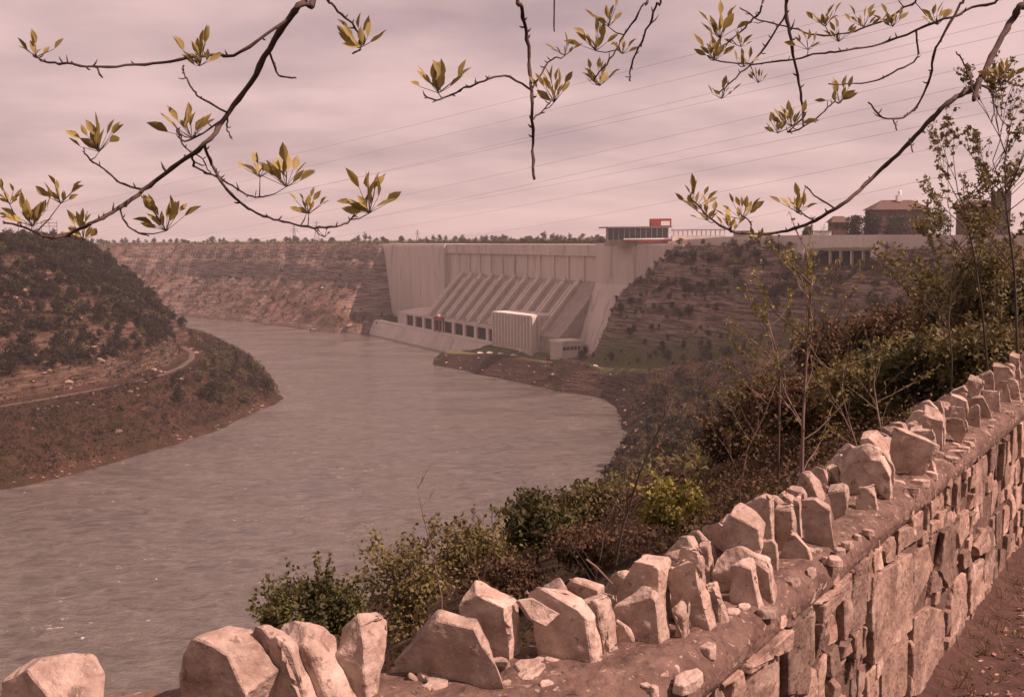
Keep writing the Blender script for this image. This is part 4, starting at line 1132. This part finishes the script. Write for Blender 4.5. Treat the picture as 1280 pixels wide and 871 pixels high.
for px, py, a, b_ in ((690, 826, .05, .022), (665, 842, .04, .02), (858, 852, .035, .022), (700, 856, .022, .014), (762, 832, .022, .014), (813, 790, .015, .01), (845, 800, .02, .012), (868, 806, .02, .013), (883, 798, .018, .012),
                      (893, 788, .02, .012), (915, 768, .024, .014), (930, 762, .02, .012), (954, 742, .03, .016), (962, 765, .03, .016), (995, 705, .022, .01), (1022, 690, .014, .014), (990, 728, .024, .013), (1014, 716, .018, .011), (1046, 702, .022, .015),
                      (1032, 700, .014, .01), (1050, 690, .02, .01), (1058, 682, .022, .014), (1072, 672, .018, .011), (1085, 666, .018, .011), (1012, 690, .02, .02)):
    flat_stone(P(px, py, TOPZ - .019), a * 1.15, b_ * 1.25, .022, int(px), ang_=math.atan2(WD.y, WD.x) + gs.uniform(-.9, .3))
for k in range(46):                                 # rough stones let into the lip
    s_ = .02 + k * .082 + gs.uniform(-.02, .02); c = P0 + WD * s_ + WN * gs.uniform(-.006, .004); c.z = TOPZ - gs.uniform(.055, .09)
    w = gs.uniform(.018, .042); h = gs.uniform(.014, .03)
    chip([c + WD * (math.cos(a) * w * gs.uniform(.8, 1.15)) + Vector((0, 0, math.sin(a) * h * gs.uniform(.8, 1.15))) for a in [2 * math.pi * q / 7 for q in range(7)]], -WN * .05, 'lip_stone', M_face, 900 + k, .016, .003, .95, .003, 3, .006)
for k in range(46):                                 # broken bits bedded in the mortar by the near slabs
    c = P(gs.uniform(490, 900), gs.uniform(805, 866), TOPZ - .02)
    if (c - P0).dot(WN) > -.02 and c.x > .2: continue
    a_ = gs.choice((.012, .018, .028, .04)); flat_stone(c, a_, a_ * gs.uniform(.35, .8), .026, 820 + k, ang_=gs.uniform(0, 3.1))
for k in range(44):                                 # pale cobbles along the lip farther on
    s = 1.5 + k * .075 + gs.uniform(-.02, .02); c = P0 + WD * s - WN * (gs.choice((.03, .06, .085)) + gs.uniform(-.01, .01)); c.z = TOPZ - .019
    flat_stone(c, gs.uniform(.024, .042), gs.uniform(.011, .017), .024, 300 + k, ang_=math.atan2(-WN.y, -WN.x) + gs.uniform(-.3, .3))


def face_pt(px, py):
    d = ray(px, py); t_ = (P0 - EYE).dot(WN) / d.dot(WN); q = EYE + d * t_
    return ((q - P0).dot(WD), q.z - GZ)


FS = [([(905, 820), (921, 812), (921, 850), (905, 862)], .015), ([(923, 811), (983, 785), (983, 808), (923, 847)], .03), ([(925, 851), (983, 812), (983, 872), (925, 880)], .012), ([(986, 780), (1018, 766), (1012, 868), (987, 868)], .012),
      ([(1018, 742), (1061, 724), (1059, 735), (1022, 758)], .02), ([(1024, 762), (1081, 711), (1083, 724), (1053, 752), (1031, 782)], .012),
      ([(1085, 722), (1141, 688), (1138, 785), (1089, 831)], .022), ([(1104, 818), (1136, 791), (1134, 870), (1104, 880)], .01), ([(1087, 836), (1101, 825), (1101, 872), (1087, 876)], .008),
      ([(1090, 674), (1102, 669), (1102, 710), (1091, 716)], .02), ([(1105, 667), (1118, 661), (1116, 700), (1106, 705)], .02), ([(1123, 663), (1155, 654), (1155, 671), (1123, 694)], .012),
      ([(1144, 692), (1163, 680), (1170, 706), (1144, 760)], .01), ([(1168, 678), (1192, 650), (1200, 708), (1184, 736), (1172, 712)], .022), ([(1166, 711), (1180, 716), (1181, 733), (1164, 745)], .012),
      ([(1143, 773), (1181, 746), (1186, 806), (1160, 864), (1142, 870)], .012), ([(1189, 733), (1210, 715), (1210, 765), (1189, 804)], .012), ([(1212, 712), (1229, 697), (1229, 749), (1212, 768)], .016),
      ([(1215, 674), (1229, 660), (1236, 668), (1235, 687), (1221, 695)], .028), ([(1197, 645), (1211, 637), (1212, 667), (1201, 686)], .012), ([(1203, 692), (1213, 684), (1217, 705), (1206, 713)], .016), ([(1231, 695), (1243, 687), (1241, 730), (1231, 741)], .014),
      ([(985, 745), (1016, 736), (1016, 760), (986, 774)], .022), ([(1062, 700), (1088, 684), (1086, 706), (1064, 718)], .015)]


def inpoly(x, y, pl):
    r = False
    for k in range(len(pl)):
        ax, ay = pl[k]; bx, by = pl[(k + 1) % len(pl)]
        if (ay > y) != (by > y) and x < (bx - ax) * (y - ay) / (by - ay) + ax: r = not r
    return r


fpol = []
for k, (pl, proud) in enumerate(FS):
    q = [face_pt(px, py) for px, py in pl]; q = [(t_, max(.0, min(.755, h_))) for t_, h_ in q]; fpol.append(q)
    pts = [P0 + WD * t_ + Vector((0, 0, GZ + h_)) + WN * (proud - .012) for t_, h_ in q]
    pts = [Vector((p.x, p.y, p.z)) for p in pts]
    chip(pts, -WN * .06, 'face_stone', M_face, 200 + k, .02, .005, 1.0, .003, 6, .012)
gf = random.Random(77)
cells = []


def split(t0, t1, h0, h1):
    w, h = t1 - t0, h1 - h0; far = max(0, t0 - 1.5)
    lim = gf.uniform(.065, .19) + far * .02
    if (w < lim * 1.0 and h < lim * 1.35) or (w < .05 and h < .07): cells.append((t0, t1, h0, h1)); return
    if w > h * gf.uniform(.6, 1.3):
        c = t0 + w * gf.uniform(.35, .65); split(t0, c, h0, h1); split(c, t1, h0, h1)
    else:
        c = h0 + h * gf.uniform(.35, .65); split(t0, t1, h0, c); split(t0, t1, c, h1)


for t0 in np.arange(-.35, 4.9, .45): split(float(t0), float(t0) + .45, .0, .755)
cells = [c for c in cells if not any(inpoly((c[0] + c[1]) / 2, (c[2] + c[3]) / 2, q) for q in fpol)]
cells.sort(key=lambda c: c[0]); print('CELLS', len(cells), cells[-1][0])
for k, (t0, t1, h0, h1) in enumerate(cells[:270]):
    j = lambda s_: gf.uniform(-s_, s_)
    w, h = t1 - t0, h1 - h0; gp = .006
    q = [(t0 + gp + j(.1) * w * .6, h0 + gp + j(.1) * h), (t1 - gp + j(.1) * w * .6, h0 + gp + j(.1) * h), (t1 - gp + j(.1) * w * .6, h0 + h * gf.uniform(.4, .7)), (t1 - gp - w * gf.uniform(0, .2), h1 - gp + j(.06) * h), (t0 + gp + w * gf.uniform(0, .2), h1 - gp + j(.06) * h)]
    pr_ = gf.uniform(-.022, .006)
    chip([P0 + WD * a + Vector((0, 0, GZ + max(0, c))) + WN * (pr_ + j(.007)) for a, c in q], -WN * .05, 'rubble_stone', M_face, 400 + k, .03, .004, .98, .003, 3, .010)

# stick lying over two stones
tw = MB(); tw.tube([Q(733, 699, 2.42), Q(745, 708, 2.40), Q(766, 730, 2.36)], [.0025, .003, .002], 6); tag(tw.build('dry_twig', M_twig), 'short pale dry twig leaning between the upright slabs of the stone wall', 'twig')

# path on the near side with litter and grass
pv, pf = [], []
kk = 26
idx = [k for k, p in enumerate(sm_e)]
for p_i in idx:
    p = sm_e[p_i]; d = (sm_e[min(p_i + 1, len(sm_e) - 1)] - sm_e[max(p_i - 1, 0)]).normalized(); n_ = Vector((d.y, -d.x, 0))
    for q in range(kk):
        a = -.02 + 2.6 * (q / (kk - 1)); v = p + n_ * a; v.z = GZ + .012 + .02 * noise.noise(Vector((v.x * 4, v.y * 4, 0))) + .012 * noise.noise(Vector((v.x * 15, v.y * 15, 3))) + .05 * math.exp(-a / .08) + .008
        pv.append(v)
pf = [(i_ * kk + j_, i_ * kk + j_ + 1, (i_ + 1) * kk + j_ + 1, (i_ + 1) * kk + j_) for i_ in range(len(idx) - 1) for j_ in range(kk - 1)]
b = MB(); b.add(pv, pf)
M_path = mat('trodden_earth', (.095, .046, .034), .97, scale=9, dark=(.045, .021, .016), bump=.9, bscale=50)  # earth darkened to carry the shade lying on the path
structure(b.build('path', M_path, smooth=True, fix=True))
g = np.random.RandomState(5)
n_l = 4200
tt, aa = g.uniform(.8, 6, n_l), g.uniform(.03, 1.7, n_l)
cc = np.array([P0 + WD * float(a) + WN * float(c) for a, c in zip(tt, aa)]); cc[:, 2] = GZ + .03 + g.uniform(0, .012, n_l)
v, q = leaf_cloud(g, cc, np.full(n_l, .004), 1, .015, .5)
v = v.reshape(-1, 4, 3); mz = v[..., 2].mean(1, keepdims=True); v[..., 2] = mz + (v[..., 2] - mz) * .35; v = v.reshape(-1, 3)
M_lit = mat('dry_leaf', (.42, .25, .17), .9, scale=25, dark=(.14, .07, .05))
stuff(link('leaf_litter', np_mesh('leaf_litter', v, q, M_lit, smooth=False)))
gm = MB()
gg = random.Random(8)
for k in range(360):
    t_ = gg.uniform(.9, 5); a_ = abs(gg.gauss(0, .10)) + .01; c = P0 + WD * t_ + WN * a_; c.z = GZ + .02
    for _ in range(3):
        ln = gg.uniform(.03, .12) * (1.3 if gg.random() < .2 else .8); d = Vector((gg.uniform(-.6, .6), gg.uniform(-.6, .6), 1)).normalized(); s_ = Vector((gg.uniform(-1, 1), gg.uniform(-1, 1), 0)).normalized() * .0022
        bend = Vector((gg.uniform(-.4, .4), gg.uniform(-.4, .4), -.25)) * ln
        gm.add([c - s_, c + s_, c + d * ln * .6 + s_ * .8, c + d * ln * .6 - s_ * .8, c + d * ln + bend * .5], [(0, 1, 2, 3), (3, 2, 4)])
M_grass = leafmat('rough_grass', (.20, .15, .06), (.12, .075, .035), .1)
stuff(gm.build('rough_grass', M_grass))

# ------------------------------------------------------------------ shrubs beyond the wall
def near_bush(name, px, pyt, pyb, wpx, y, label, lm, seed, clumps=40, per=60, leaf=.05, cat='shrub', group='shrubs beyond the wall', cr=.3, sm=None, shoots=0):
    x = xpx(px, y); zg = hz(x, y); zt_ = zpx(pyt, px, y); zb_ = zpx(pyb, px, y); wd = wpx / F * y
    t = thing(name, label, cat, group, (x, y, zg)); hgt = zt_ - zg
    tm, cm = plant_meshes(seed, hgt, wd * 1.15, max(.1, min(zb_ - zg, hgt * .75) * .35), clumps, per, leaf, lm, sm=sm, trunk_r=.02 + .008 * hgt, cr=cr, shoots=shoots)
    link('trunk', tm, t); link('crown', cm, t); return t


NB = [
 ('leafy_shrub', 385, 700, 775, 140, 15, 'dark green shrub lowest behind the wall at the left, over open water', M_leafg, 46, 60, .055),
 ('leafy_shrub', 330, 735, 790, 60, 13, 'small dark green shrub peeking over the leftmost big boulders', M_leafg, 20, 50, .05),
 ('leafy_shrub', 500, 655, 770, 150, 17, 'loose olive green shrub behind the tall slab, left of the middle', M_leafo, 44, 34, .06),
 ('leafy_shrub', 585, 640, 770, 120, 18, 'tall loose green shrub behind the big flat slab', M_leafo, 44, 34, .06),
 ('leafy_shrub', 670, 617, 760, 110, 22, 'dense dark green shrub behind the middle of the wall', M_leafg, 60, 56, .085),
 ('leafy_shrub', 742, 605, 750, 90, 26, 'brownish green shrub between the dense shrub and the leaning stem', M_leafo, 50, 46, .085),
 ('leafy_shrub', 620, 690, 790, 120, 14, 'low brown twiggy shrub just behind the middle coping stones', M_leafb, 40, 34, .045),
 ('leafy_shrub', 735, 660, 770, 110, 14, 'brown thicket behind the pointed coping stones', M_leafb, 44, 36, .045),
 ('yellow_shrub', 848, 598, 690, 96, 13, 'bright yellow green shrub behind the clustered coping slabs', M_leafy, 40, 46, .05),
 ('thicket', 930, 500, 690, 130, 24, 'dark brown thicket at the foot of the pale sapling', M_leafb, 60, 60, .09),
 ('thicket', 1010, 470, 640, 150, 20, 'dark thicket behind the highest broad coping slab', M_leafb, 60, 60, .08),
 ('thicket', 1085, 440, 610, 150, 18, 'olive thicket with pale buds right of the pale sapling', M_leafo, 64, 60, .07),
 ('thicket', 1150, 420, 570, 130, 16, 'dark green thicket behind the far coping stones', M_leafg, 64, 60, .07),
 ('thicket', 1225, 400, 530, 130, 15, 'dark olive thicket at the far end of the wall', M_leafo, 64, 60, .06),
 ('thicket', 1120, 378, 470, 110, 42, 'rounded brown budding bush above the dark thickets', M_leafb, 64, 70, .14),
 ('thicket', 965, 480, 600, 110, 45, 'olive bush low on the slope left of the pale sapling', M_leafo, 50, 60, .14),
 ('thicket', 1040, 400, 520, 90, 60, 'tall brown bush standing behind the pale sapling', M_leafb, 50, 60, .18),
 ('thicket', 1200, 360, 480, 110, 30, 'brown green thicket under the leafy tree at right', M_leafo, 60, 60, .11),
 ('thicket', 1225, 285, 420, 100, 20, 'loose olive thicket climbing the right edge below the leafy trees', M_leafo, 50, 40, .07),
 ('thicket', 1180, 330, 450, 90, 26, 'soft olive thicket left of the leafy trees, against the brown slope', M_leafo, 50, 44, .08),
 ('thicket', 1262, 330, 480, 110, 24, 'green thicket at the right edge behind the leafy tree', M_leafg, 60, 60, .10),
]
for k, (nm, px, pyt, pyb, wpx, y, lab, lm, cl, pe, lf_) in enumerate(NB):
    near_bush(nm, px, pyt, pyb, wpx, y, lab, lm, 500 + k, int(cl * 1.7), int(pe * 1.25), lf_ * .72, cr=.22, shoots=16)


def sapling(px_b, y, pts_px, label, m_, lm, seed, r=.03, side=10, buds=5, leaf=.02, name='sapling', depth=2, ln=.35, group='saplings beyond the wall'):
    """a stem traced upward, with forked twigs and bud or leaf sprays"""
    g = random.Random(seed); base = Q(pts_px[0][0], pts_px[0][1], y); zg = min(hz(base.x, base.y), base.z)
    t = thing(name, label, 'sapling', group, (base.x, base.y, zg))
    o_ = Vector((base.x, base.y, zg)); b = MB()
    pp = [Vector((base.x, base.y, zg - .3))] + [Q(a, c, y + g.uniform(-.15, .15)) for a, c in pts_px]
    pp = [p - o_ for p in pp]
    b.tube(pp, [r * (1 - .75 * k / (len(pp) - 1)) for k in range(len(pp))], 6); tips = []
    for k in range(side):
        i_ = g.uniform(1, len(pp) - 1.001); p = pp[int(i_)].lerp(pp[int(i_) + 1], i_ % 1)
        d = Vector((g.uniform(-1, 1), g.uniform(-.6, .6), g.uniform(.3, 1.2))).normalized()
        limbs(b, p, d, ln * g.uniform(.6, 1.2), r * .38, depth, g, .45, 2, 4, tips)
    tips.append(pp[-1])
    b.build('stem', m_, t, smooth=True)
    if lm:
        gg_ = np.random.RandomState(seed); ce = np.array([tuple(p) for p in tips])
        v, q = leaf_cloud(gg_, ce, np.full(len(ce), leaf * 1.6), buds, leaf); stuff(link('buds' if leaf < .02 else 'leaves', np_mesh('buds', v, q, lm, smooth=False), t))
    return t


sapling(0, 10, [(1002, 600), (1004, 520), (1008, 450), (1012, 390), (1016, 345)], 'slender pale sapling with yellow buds rising highest against the slope', M_twig, M_leafy, 61, .022, 16, 5, .017, ln=.42)
sapling(0, 11, [(975, 470), (968, 430), (960, 400)], 'short pale forked sapling with yellow buds left of the tallest one', M_twig, M_leafy, 62, .014, 9, 5, .02, ln=.3)
sapling(0, 9, [(1105, 560), (1098, 520), (1092, 480), (1098, 450)], 'pale bare stemmed sapling just behind the far coping slabs', M_twig, M_leafy, 63, .013, 8, 3, .016, ln=.3)
sapling(0, 9.5, [(1075, 570), (1062, 530), (1052, 490), (1056, 455)], 'thin pale sapling leaning left behind the highest coping slabs', M_twig, M_leafy, 64, .012, 8, 3, .016, ln=.3)
sapling(0, 10, [(925, 610), (935, 560), (955, 520), (970, 480)], 'thin arching pale sapling above the pointed slabs', M_twig, M_leafy, 65, .012, 8, 4, .016, ln=.35)
sapling(0, 9, [(765, 730), (778, 660), (800, 590), (822, 540), (842, 498)], 'dark leaning bare stem rising over the river bank', M_stem, None, 66, .018, 7, 0, .02, ln=.22, depth=1)
sapling(0, 9, [(742, 735), (752, 690), (757, 650)], 'short dark bare stem beside the leaning one', M_stem, None, 67, .01, 6, 0, .02, ln=.25, depth=1)
sapling(0, 9, [(552, 745), (540, 690), (528, 640), (516, 580)], 'thin bare whip standing over the open river', M_twig, None, 68, .009, 4, 0, .02, ln=.16, depth=1)
sapling(0, 8.5, [(600, 740), (612, 690), (622, 655)], 'thin forked bare twig behind the middle slabs', M_twig, None, 69, .008, 4, 0, .02, ln=.2, depth=1)
sapling(0, 10, [(1235, 470), (1228, 390), (1218, 320), (1206, 265), (1204, 225)], 'tall leafy young tree at right, olive leaves against the sky', M_stem, M_leafo, 70, .015, 14, 7, .021, name='young_tree', depth=3, ln=.42, group='leafy young trees at right')
sapling(0, 9, [(1272, 440), (1268, 340), (1258, 260), (1256, 205), (1262, 160)], 'leafy young tree at the far right edge reaching highest', M_stem, M_leafo, 71, .016, 13, 7, .020, name='young_tree', depth=3, ln=.36, group='leafy young trees at right')
sapling(0, 12, [(1190, 450), (1186, 400), (1190, 350), (1196, 310)], 'short leafy young tree left of the two taller ones', M_stem, M_leafo, 72, .013, 16, 8, .022, name='young_tree', depth=3, ln=.42, group='leafy young trees at right')

# ------------------------------------------------------------------ overhanging ash branches
def leaf_mesh(seed):
    g = random.Random(seed); ln, w = 1.0, g.uniform(.34, .46); fold = g.uniform(.05, .14); curl = g.uniform(-.15, .2)
    st = [(0, 0), (.18, .55), (.42, 1), (.7, .72), (1, 0)]; v = []; f = []
    for x, k in st:
        zc_ = curl * x * x; v += [(x, 0, zc_), (x, w * .5 * k, zc_ + fold * k), (x, -w * .5 * k, zc_ + fold * k)]
    for k in range(4):
        a, c = k * 3, k * 3 + 3; f += [(a, c, c + 1, a + 1), (a, a + 2, c + 2, c)]
    b = MB(); b.add(v, f); me = b.mesh('leaf', M_ash, True)
    bm = bmesh.new(); bm.from_mesh(me); bmesh.ops.remove_doubles(bm, verts=bm.verts, dist=1e-5); bm.to_mesh(me); bm.free(); return me


LEAF = [leaf_mesh(k) for k in range(6)]


def smooth_pts(pts, n=4):
    out = []
    for i_ in range(len(pts) - 1):
        p0_, p1_, p2_, p3_ = pts[max(i_ - 1, 0)], pts[i_], pts[i_ + 1], pts[min(i_ + 2, len(pts) - 1)]
        for k in range(n):
            t_ = k / n; out.append(.5 * ((2 * p1_) + (p2_ - p0_) * t_ + (2 * p0_ - 5 * p1_ + 4 * p2_ - p3_) * t_ ** 2 + (3 * p1_ - p0_ - 3 * p2_ + p3_) * t_ ** 3))
    return out + [pts[-1]]


def ash(label, base, limb_list, branches, D, seed):
    g = random.Random(seed)
    t = thing('ash_tree', label, 'tree', None, base); o_ = Vector(base)
    for k, (pts, rr_) in enumerate(limb_list):
        b = MB(); pp = smooth_pts([Vector(p) - o_ for p in pts]); b.tube(pp, [rr_[0] + (rr_[1] - rr_[0]) * i_ / (len(pp) - 1) for i_ in range(len(pp))], 9); b.build('trunk' if k == 0 else 'limb', M_bark, t, smooth=True)
    allp, main_ = [], set()
    p_i_ = lambda p: tuple(p) in main_
    for pl, w0, w1, cl, pre in branches:
        dd = D + g.uniform(-.12, .12)
        pts = [Q(px, py, dd + .10 * math.sin(i_ * 1.3 + px)) for i_, (px, py) in enumerate(pl)]
        pts = [Vector(p) for p in pre] + pts
        if not pre and allp: pts[0] = min(allp, key=lambda p: (p - pts[0]).length + (0 if p_i_(p) else .05)) * .999 + pts[0] * .001
        pp = smooth_pts([p - o_ for p in pts], 5); n_ = len(pp)
        rad_ = [(w0 + (w1 - w0) * i_ / (n_ - 1)) * dd / F / 2 * (1 + (.22 if i_ % 4 == 0 else 0)) for i_ in range(n_)]
        spur_ = []
        for i_ in range(1, n_ - 1): pp[i_] = pp[i_] + Vector((g.uniform(-1, 1), g.uniform(-1, 1), g.uniform(-1, 1))) * .0028
        allp += [p + o_ for p in pp]
        if w0 >= 4: main_ |= {tuple(p + o_) for p in pp}
        b = MB(); b.tube(pp, rad_, 6)
        for i_ in range(2, n_ - 1):                     # short spurs and buds along the twig
            if g.random() < .45:
                d_ = Vector((g.uniform(-1, 1), g.uniform(-.5, .5), g.uniform(-.4, 1))).normalized(); ln_ = g.uniform(.006, .022) * (2.2 if g.random() < .12 else 1)
                b.tube([pp[i_], pp[i_] + d_ * ln_ * .6, pp[i_] + d_ * ln_ + Vector((0, 0, ln_ * .2))], [rad_[i_] * .6, rad_[i_] * .5 + .0006, .0007], 4)
        lv = []
        for cx, cy, sz, nl in cl:
            # leaf spray: stalks rise from the nearest point of the twig
            c = Q(cx, cy + sz * .45, dd) - o_
            near = min(pp, key=lambda p: (p - c).length)
            b.tube([near, near.lerp(c, .5) + Vector((0, 0, -.006)), c], [.0022, .0018, .0014], 4)
            s_ = sz * 1.06 / F * dd
            nl = int(nl * 1.45)
            for q in range(nl):
                a = math.pi * (.5 + (q / (nl - 1) - .45) * .7) + g.uniform(-.3, .3)
                d = Vector((math.cos(a), g.uniform(-.5, .5), math.sin(a) * .9 + .1)).normalized()
                st = c + d * s_ * g.uniform(.05, .62) + Vector((g.uniform(-1, 1), g.uniform(-1, 1), 0)) * s_ * .12
                b.tube([c, st], [.0012, .0009], 3, cap=False); lv.append((st, (d + Vector((g.uniform(-.4, .4), g.uniform(-.4, .4), g.uniform(-.2, .4)))).normalized(), s_ * g.uniform(.33, .56)))
        br_ = b.build('branch', M_bark, t, smooth=True)
        for st, d, ln in lv:
            o = link('leaf', g.choice(LEAF), br_); rot = d.to_track_quat('X', 'Z').to_matrix().to_4x4() @ Matrix.Rotation(g.uniform(-1.4, 1.4), 4, 'X')
            o.matrix_local = Matrix.Translation(st) @ rot @ Matrix.Scale(ln, 4)


B1 = [
 ([(392, -22), (374, 6), (349, 40), (319, 94), (286, 141), (256, 180), (215, 210), (180, 238), (140, 265), (112, 280), (85, 293), (60, 297), (35, 285), (4, 277)], 9, 2.5,
  [(76, 238, 36, 11), (40, 262, 46, 12), (12, 240, 34, 8), (104, 282, 40, 10)], [(-.62, 3.05, 101.75), (-.61, 3.1, 101.4)]),
 ([(326, 70), (300, 66), (270, 68), (235, 73), (180, 80), (125, 84), (85, 80), (60, 78), (42, 70)], 4, 2.4, [(46, 56, 34, 6), (250, 62, 46, 11)], []),
 ([(112, 72), (122, 85), (128, 97)], 2.6, 2, [], []),
 ([(330, 74), (345, 90), (356, 97), (370, 98)], 3, 1.8, [], []),
 ([(272, 140), (255, 125), (240, 110), (230, 92), (229, 82)], 2.8, 1.6, [], []),
 ([(278, 147), (283, 160), (290, 174)], 2.6, 1.6, [], []),
 ([(182, 236), (150, 228), (125, 208), (108, 195), (105, 185)], 3, 1.6, [(124, 170, 44, 11)], []),
 ([(252, 178), (236, 176), (222, 168), (224, 160)], 2.4, 1.5, [(240, 152, 46, 11)], []),
 ([(222, 168), (232, 185), (250, 196), (262, 215), (275, 226)], 2, 1.4, [], []),
 ([(256, 180), (265, 205), (280, 232), (305, 257), (330, 270), (360, 279), (400, 285), (430, 280), (443, 268)], 4, 2, [(462, 242, 54, 13), (386, 252, 34, 9), (406, 290, 14, 4)], []),
 ([(224, 207), (245, 210), (270, 220), (295, 235), (315, 246), (335, 245)], 3, 1.7, [(358, 212, 48, 13), (325, 208, 30, 7)], []),
 ([(132, 240), (150, 265), (165, 287), (186, 295)], 2.6, 1.8, [(208, 268, 46, 12)], []),
 ([(400, -40), (418, 8), (440, 30), (450, 48), (450, 62), (440, 67)], 3.2, 2, [(450, 42, 40, 10)], [(-.61, 3.2, 101.5)]),
 ([(646, -40), (651, 8), (658, 40), (663, 90), (665, 130), (666, 180), (668, 224)], 5.5, 3.4, [], [(.02, 3.25, 101.72)]),
 ([(663, 82), (630, 95), (600, 103), (570, 115), (545, 125), (530, 118)], 2.8, 2, [(548, 95, 48, 11)], []),
 ([(663, 82), (685, 78), (697, 72)], 2.6, 1.6, [(706, 58, 26, 6)], []),
 ([(671, 152), (680, 138), (690, 124)], 2.2, 1.5, [(693, 108, 44, 11)], []),
 ([(691, -40), (693, 40)], 2.4, 1.6, [], [(.1, 3.25, 101.71)]),
 ([(812, -40), (802, 8), (780, 45), (762, 75), (742, 100)], 3, 1.6, [(745, 46, 40, 9), (760, 18, 34, 7), (750, 92, 34, 8), (778, 54, 30, 7)], [(.42, 3.28, 101.68)]),
 ([(828, -40), (820, 8), (805, 45), (790, 80), (788, 102)], 3, 1.8, [], [(.46, 3.28, 101.68)]),
]
ash('ash tree whose bare limbs and young leaf sprays hang over the left and middle sky', (-2.6, -2.4, GZ - .05),
    [([(-2.6, -2.4, GZ - .05), (-2.5, -2.2, 99.6), (-2.35, -1.6, 101.0), (-2.0, -.5, 101.9), (-1.3, 1.5, 102.0), (-.65, 2.95, 101.8)], (.17, .03)),
     ([(-.65, 2.95, 101.8), (-.3, 3.2, 101.75), (.2, 3.27, 101.7), (.9, 3.3, 101.6)], (.028, .008)),
     ([(-2.4, -1.9, 100.4), (-3.2, -2.6, 102), (-3.8, -3.2, 104)], (.09, .03))], B1, 3.2, 5)
B2 = [
 ([(985, -40), (983, 8), (988, 50), (998, 95), (1003, 130), (1004, 157)], 5, 2.6, [(990, 140, 40, 9), (972, 155, 26, 6)], [(1.1, 4.1, 101.8)]),
 ([(962, 166), (985, 166), (1010, 155), (1035, 135), (1045, 124)], 2, 1.4, [(1050, 114, 34, 8)], []),
 ([(1262, -30), (1215, 10), (1170, 28), (1110, 52), (1060, 63), (1024, 67), (985, 76), (940, 80), (900, 76), (884, 70)], 3.4, 1.6, [(893, 58, 40, 10), (930, 72, 26, 6), (1010, 50, 28, 6)], [(2.0, 4.05, 101.75)]),
 ([(1206, -30), (1198, 9), (1170, 61), (1161, 104), (1140, 140), (1109, 149), (1085, 128)], 3.6, 2, [], [(1.75, 4.1, 101.8)]),
 ([(1109, 149), (1121, 163)], 2, 1.5, [], []),
 ([(956, -40), (952, 9), (935, 30), (915, 50), (895, 62)], 2.8, 1.6, [(900, 28, 44, 11), (926, 46, 28, 6)], [(1.0, 4.1, 101.8)]),
 ([(981, 33), (951, 67), (920, 97), (899, 116)], 2.6, 1.6, [(902, 112, 26, 6), (948, 94, 22, 5)], []),
 ([(1166, 42), (1146, 73), (1115, 91), (1085, 104), (1036, 105)], 2.6, 1.5, [], []),
 ([(1150, -30), (1130, 10), (1080, 35), (1030, 45), (990, 35), (950, 25), (925, 10)], 2.8, 1.5, [(1032, 20, 30, 7), (1048, 40, 28, 6), (1080, 22, 28, 7), (1116, 20, 30, 7), (1172, 18, 30, 7)], [(1.6, 4.1, 101.8)]),
 ([(1290, -20), (1275, 8), (1262, 30), (1240, 70), (1225, 100), (1215, 112), (1190, 125), (1165, 148), (1130, 185), (1095, 218), (1060, 250), (1020, 275), (985, 288), (940, 293), (905, 285), (880, 265), (860, 245)], 9, 2,
  [(868, 245, 36, 9), (884, 262, 30, 7)], [(2.15, 4.0, 101.75)]),
 ([(1216, 108), (1217, 126)], 7, 4.5, [], []),
 ([(1218, 102), (1208, 85), (1195, 65)], 2.6, 1.6, [], []),
 ([(1228, 98), (1238, 112), (1243, 135), (1240, 152)], 2.6, 1.6, [(1254, 90, 36, 9)], []),
 ([(1040, 262), (1022, 247), (1006, 232)], 2.4, 1.6, [], []),
 ([(1132, 182), (1141, 190)], 2.4, 1.6, [], []),
 ([(945, 293), (937, 277), (926, 268)], 2, 1.4, [(927, 258, 36, 10), (950, 292, 26, 6)], []),
 ([(1012, 279), (1004, 268), (998, 260)], 2, 1.4, [(998, 250, 36, 9)], []),
 ([(928, 291), (914, 284)], 2, 1.4, [(915, 278, 28, 7)], []),
]
ash('ash tree whose forked branches and yellow leaf sprays hang over the right of the sky', (7.0, 6.2, GZ - .05),
    [([(7.0, 6.2, GZ - .05), (6.95, 6.2, 99.8), (6.6, 6.1, 101.3), (5.2, 5.6, 102.3), (3.6, 4.9, 102.4), (2.15, 4.0, 101.75)], (.17, .025)),
     ([(3.3, 4.72, 102.3), (2.4, 4.2, 102.0), (1.6, 4.12, 101.85), (.95, 4.1, 101.8)], (.022, .008)),
     ([(6.8, 6.15, 100.9), (7.6, 6.6, 102.6), (8.2, 7.2, 104.5)], (.09, .03))], B2, 4.0, 6)

# ------------------------------------------------------------------ air
hz_m = bpy.data.materials.new('air'); hz_m.use_nodes = True
t_ = hz_m.node_tree; t_.nodes.remove(t_.nodes['Principled BSDF'])
pv_ = t_.nodes.new('ShaderNodeVolumePrincipled'); pv_.inputs['Color'].default_value = (.92, .88, .9, 1); pv_.inputs['Density'].default_value = .00010; pv_.inputs['Anisotropy'].default_value = .2
t_.links.new(pv_.outputs[0], t_.nodes['Material Output'].inputs['Volume'])
b = MB(); b.abox(-9600, 9600, -9600, 9600, -8, 330); hb = b.build('haze', hz_m); hb['kind'] = 'stuff'
